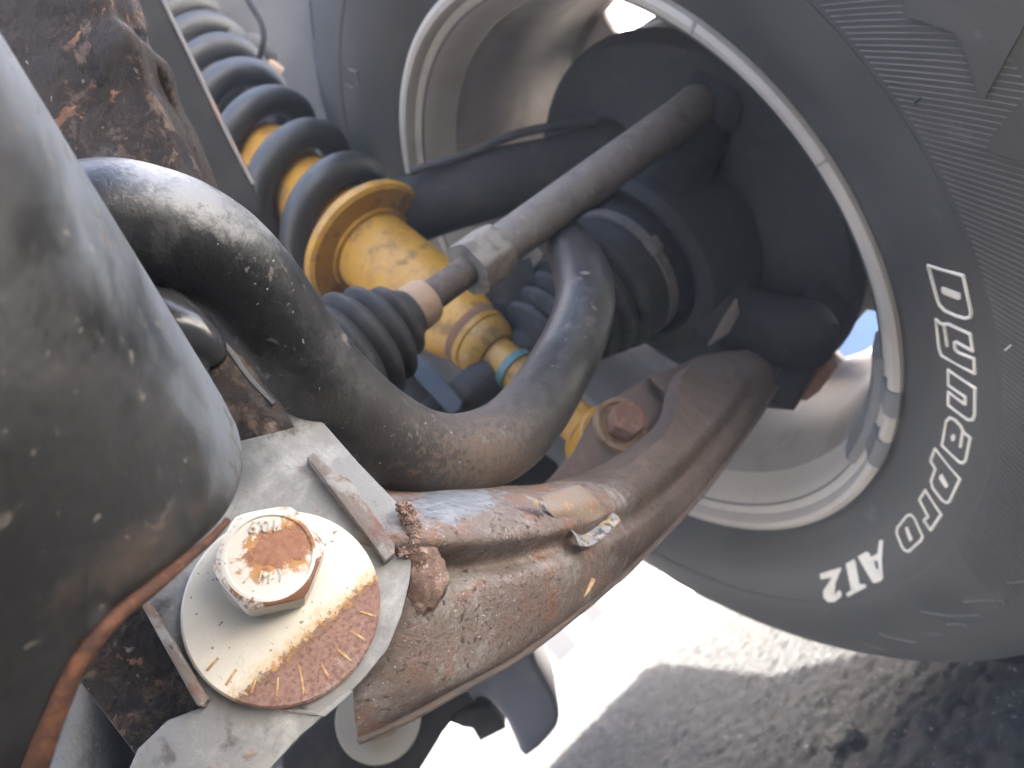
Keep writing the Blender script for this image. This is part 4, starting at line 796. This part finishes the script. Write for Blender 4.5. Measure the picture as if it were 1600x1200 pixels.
# ------------------------------------------------------------------ crossmember in the foreground at left
cm_ = thing('frame_crossmember', 'large smooth black frame crossmember with rusty lower seam in the foreground', 'crossmember', P(150, 700, 0.14))
ENDC = [(340, 560), (356, 632), (384, 690), (389, 738), (376, 790), (346, 832), (300, 873), (240, 923), (196, 958), (152, 1005), (122, 1047), (98, 1098), (76, 1150), (52, 1215), (-20, 1420), (-300, 1900), (-1500, 3200)]
ENDC = [tuple(q) for q in cat(ENDC[:-2], 4)] + ENDC[-2:]
def toPx(p):
    q = p - CAM; zz = q.dot(CZ); return 800 + FPX * q.dot(CX) / zz, 600 + FPX * q.dot(CY) / zz
def side_of(px):                                  # inside = left of / above the end curve
    x, y = px; best = 1e9; sgn = 1
    for (x0, y0), (x1, y1) in zip(ENDC, ENDC[1:]):
        dx, dy = x1 - x0, y1 - y0; t = max(0, min(1, ((x - x0) * dx + (y - y0) * dy) / (dx * dx + dy * dy)))
        d = math.hypot(x - x0 - t * dx, y - y0 - t * dy)
        if d < best - 1e-6: best = d; sgn = dx * (y - y0) - dy * (x - x0)
    return sgn
cols = []; seam_pts = []; NPH = 90
for k in range(NPH):
    ph = R(-60 + 215 * k / (NPH - 1)); off = nl * RAD - (nl * math.cos(ph) + vt * -math.sin(ph) * -1 * -1) * RAD
    off = nl * RAD - nl * (RAD * math.cos(ph)) + vt * (RAD * math.sin(ph))
    rad_dir = (nl * RAD - off).normalized()
    base = S0_ + off; lo_, hi_ = 0.0, 0.30
    if ph > 0:
        for _ in range(26):
            m_ = (lo_ + hi_) / 2; q = base + adir * m_
            if (q - CAM).dot(CZ) < 0.02: hi_ = m_; continue
            if side_of(toPx(q)) > 0: lo_ = m_
            else: hi_ = m_
        ue = lo_; u0 = ue if k and 'u0' in globals() else ue
    else: ue = (S1_ - S0_).length * 1.0
    e = base + adir * ue
    col = [base + adir * (-0.12 + (ue - 0.004 + 0.12) * t / 24) for t in range(25)]
    for a_ in (30, 60, 90): col.append(e - adir * 0.004 * (1 - math.sin(R(a_))) + rad_dir * 0.004 * (1 - math.cos(R(a_))))
    col.append(e + rad_dir * 0.012 - adir * 0.004); col.append(e + rad_dir * 0.014 - adir * 0.03)
    cols.append(col)
    if ph > R(2): seam_pts.append((toPx(e), e + rad_dir * 0.001))
bm = bmesh.new(); vs = [[bm.verts.new(p) for p in c] for c in cols]
for a, b in zip(vs, vs[1:]):
    for i in range(len(a) - 1): bm.faces.new((a[i], a[i + 1], b[i + 1], b[i]))
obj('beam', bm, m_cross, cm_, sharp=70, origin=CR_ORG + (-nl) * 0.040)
sq_ = [(p, q) for p, q in seam_pts if p[1] > 805 and p[1] < 1500]
def srad(y): return 0.0006 + 0.0008 * min(1, max(0, (y - 810) / 120)) + 0.0008 * min(1, max(0, (y - 980) / 220))
obj('seam', tube([q for p, q in sq_], [srad(p[1]) for p, q in sq_], 12, 3), m_seam, cm_)

# loose stone on the ground
st = bmesh.new(); gp = CAM + ray(1312, 1150) * (-(CAM.z - 0.004) / ray(1312, 1150).z)
bmesh.ops.create_icosphere(st, subdivisions=3, radius=0.02, matrix=Matrix.Translation(gp) @ Matrix.Diagonal((0.75, 1.0, 0.22, 1)))
for v in st.verts: v.co += V([random.uniform(-0.0016, 0.0016) for _ in range(3)])
so = obj('loose_stone', st, mat('grey_stone', (0.042, 0.041, 0.039), 0.9, spec=0.1, layers=[dict(col=(0.028, 0.027, 0.026), scale=60, lo=0.5, hi=0.65)], bump=[(300, 0.0006)]), smooth=False); tag(so, 'flat grey stone lying on the rough concrete', 'stone')
# blue panel seen through the wheel
bpn = thing('blue_gate', 'bright blue gate panel with white stripes seen through the wheel', 'gate', (1.3, 1.55, 0))
Q = CAM + ray(1340, 520) * 1.7; rx = V((0.6, -0.8, 0)); ry = V((0, 0, 1)); rn = rx.cross(ry).normalized()
m_sky = mat('bright_blue_paint', (0.003, 0.08, 0.22), 0.4, layers=[dict(col=(0.004, 0.09, 0.24), scale=5, lo=0.5, hi=0.7)])
obj('panel', box(Q, rx * 0.5, ry * 0.22, rn * 0.015, 0.003), m_sky, bpn)
for dz in (-0.047, 0.03): obj('stripe', box(Q + ry * dz + rn * 0.0165, rx * 0.5, ry * 0.006, rn * 0.003), m_wall, bpn); obj('stripe', box(Q + ry * dz - rn * 0.0165, rx * 0.5, ry * 0.006, rn * 0.003), m_wall, bpn)
obj('post', box(V((Q.x, Q.y, 0.0)) + rx * 0.42 - V((0, 0, -0.05)), rx * 0.02, ry * 0.06, rn * 0.012), m_wall, bpn); obj('post', box(V((Q.x, Q.y, 0.05)) - rx * 0.42, rx * 0.02, ry * 0.06, rn * 0.012), m_wall, bpn)

# ------------------------------------------------------------------ even haze added to stand in for lens glare
bm = bmesh.new(); bmesh.ops.create_cube(bm, size=1.0, matrix=Matrix.Translation((0, 0, 0.16)) @ Matrix.Diagonal((2600, 2600, 2.4, 1)))
mh = bpy.data.materials.new('glare_haze'); mh.use_nodes = True; hn = mh.node_tree; hn.nodes.remove(hn.nodes['Principled BSDF'])
pv = hn.nodes.new('ShaderNodeVolumePrincipled'); pv.inputs['Color'].default_value = (1.0, 0.97, 0.93, 1); pv.inputs['Density'].default_value = HAZE; pv.inputs['Anisotropy'].default_value = -0.4
hn.links.new(pv.outputs[0], hn.nodes['Material Output'].inputs['Volume'])
hz = obj('glare_haze', bm, mh, smooth=False); hz['kind'] = 'stuff'
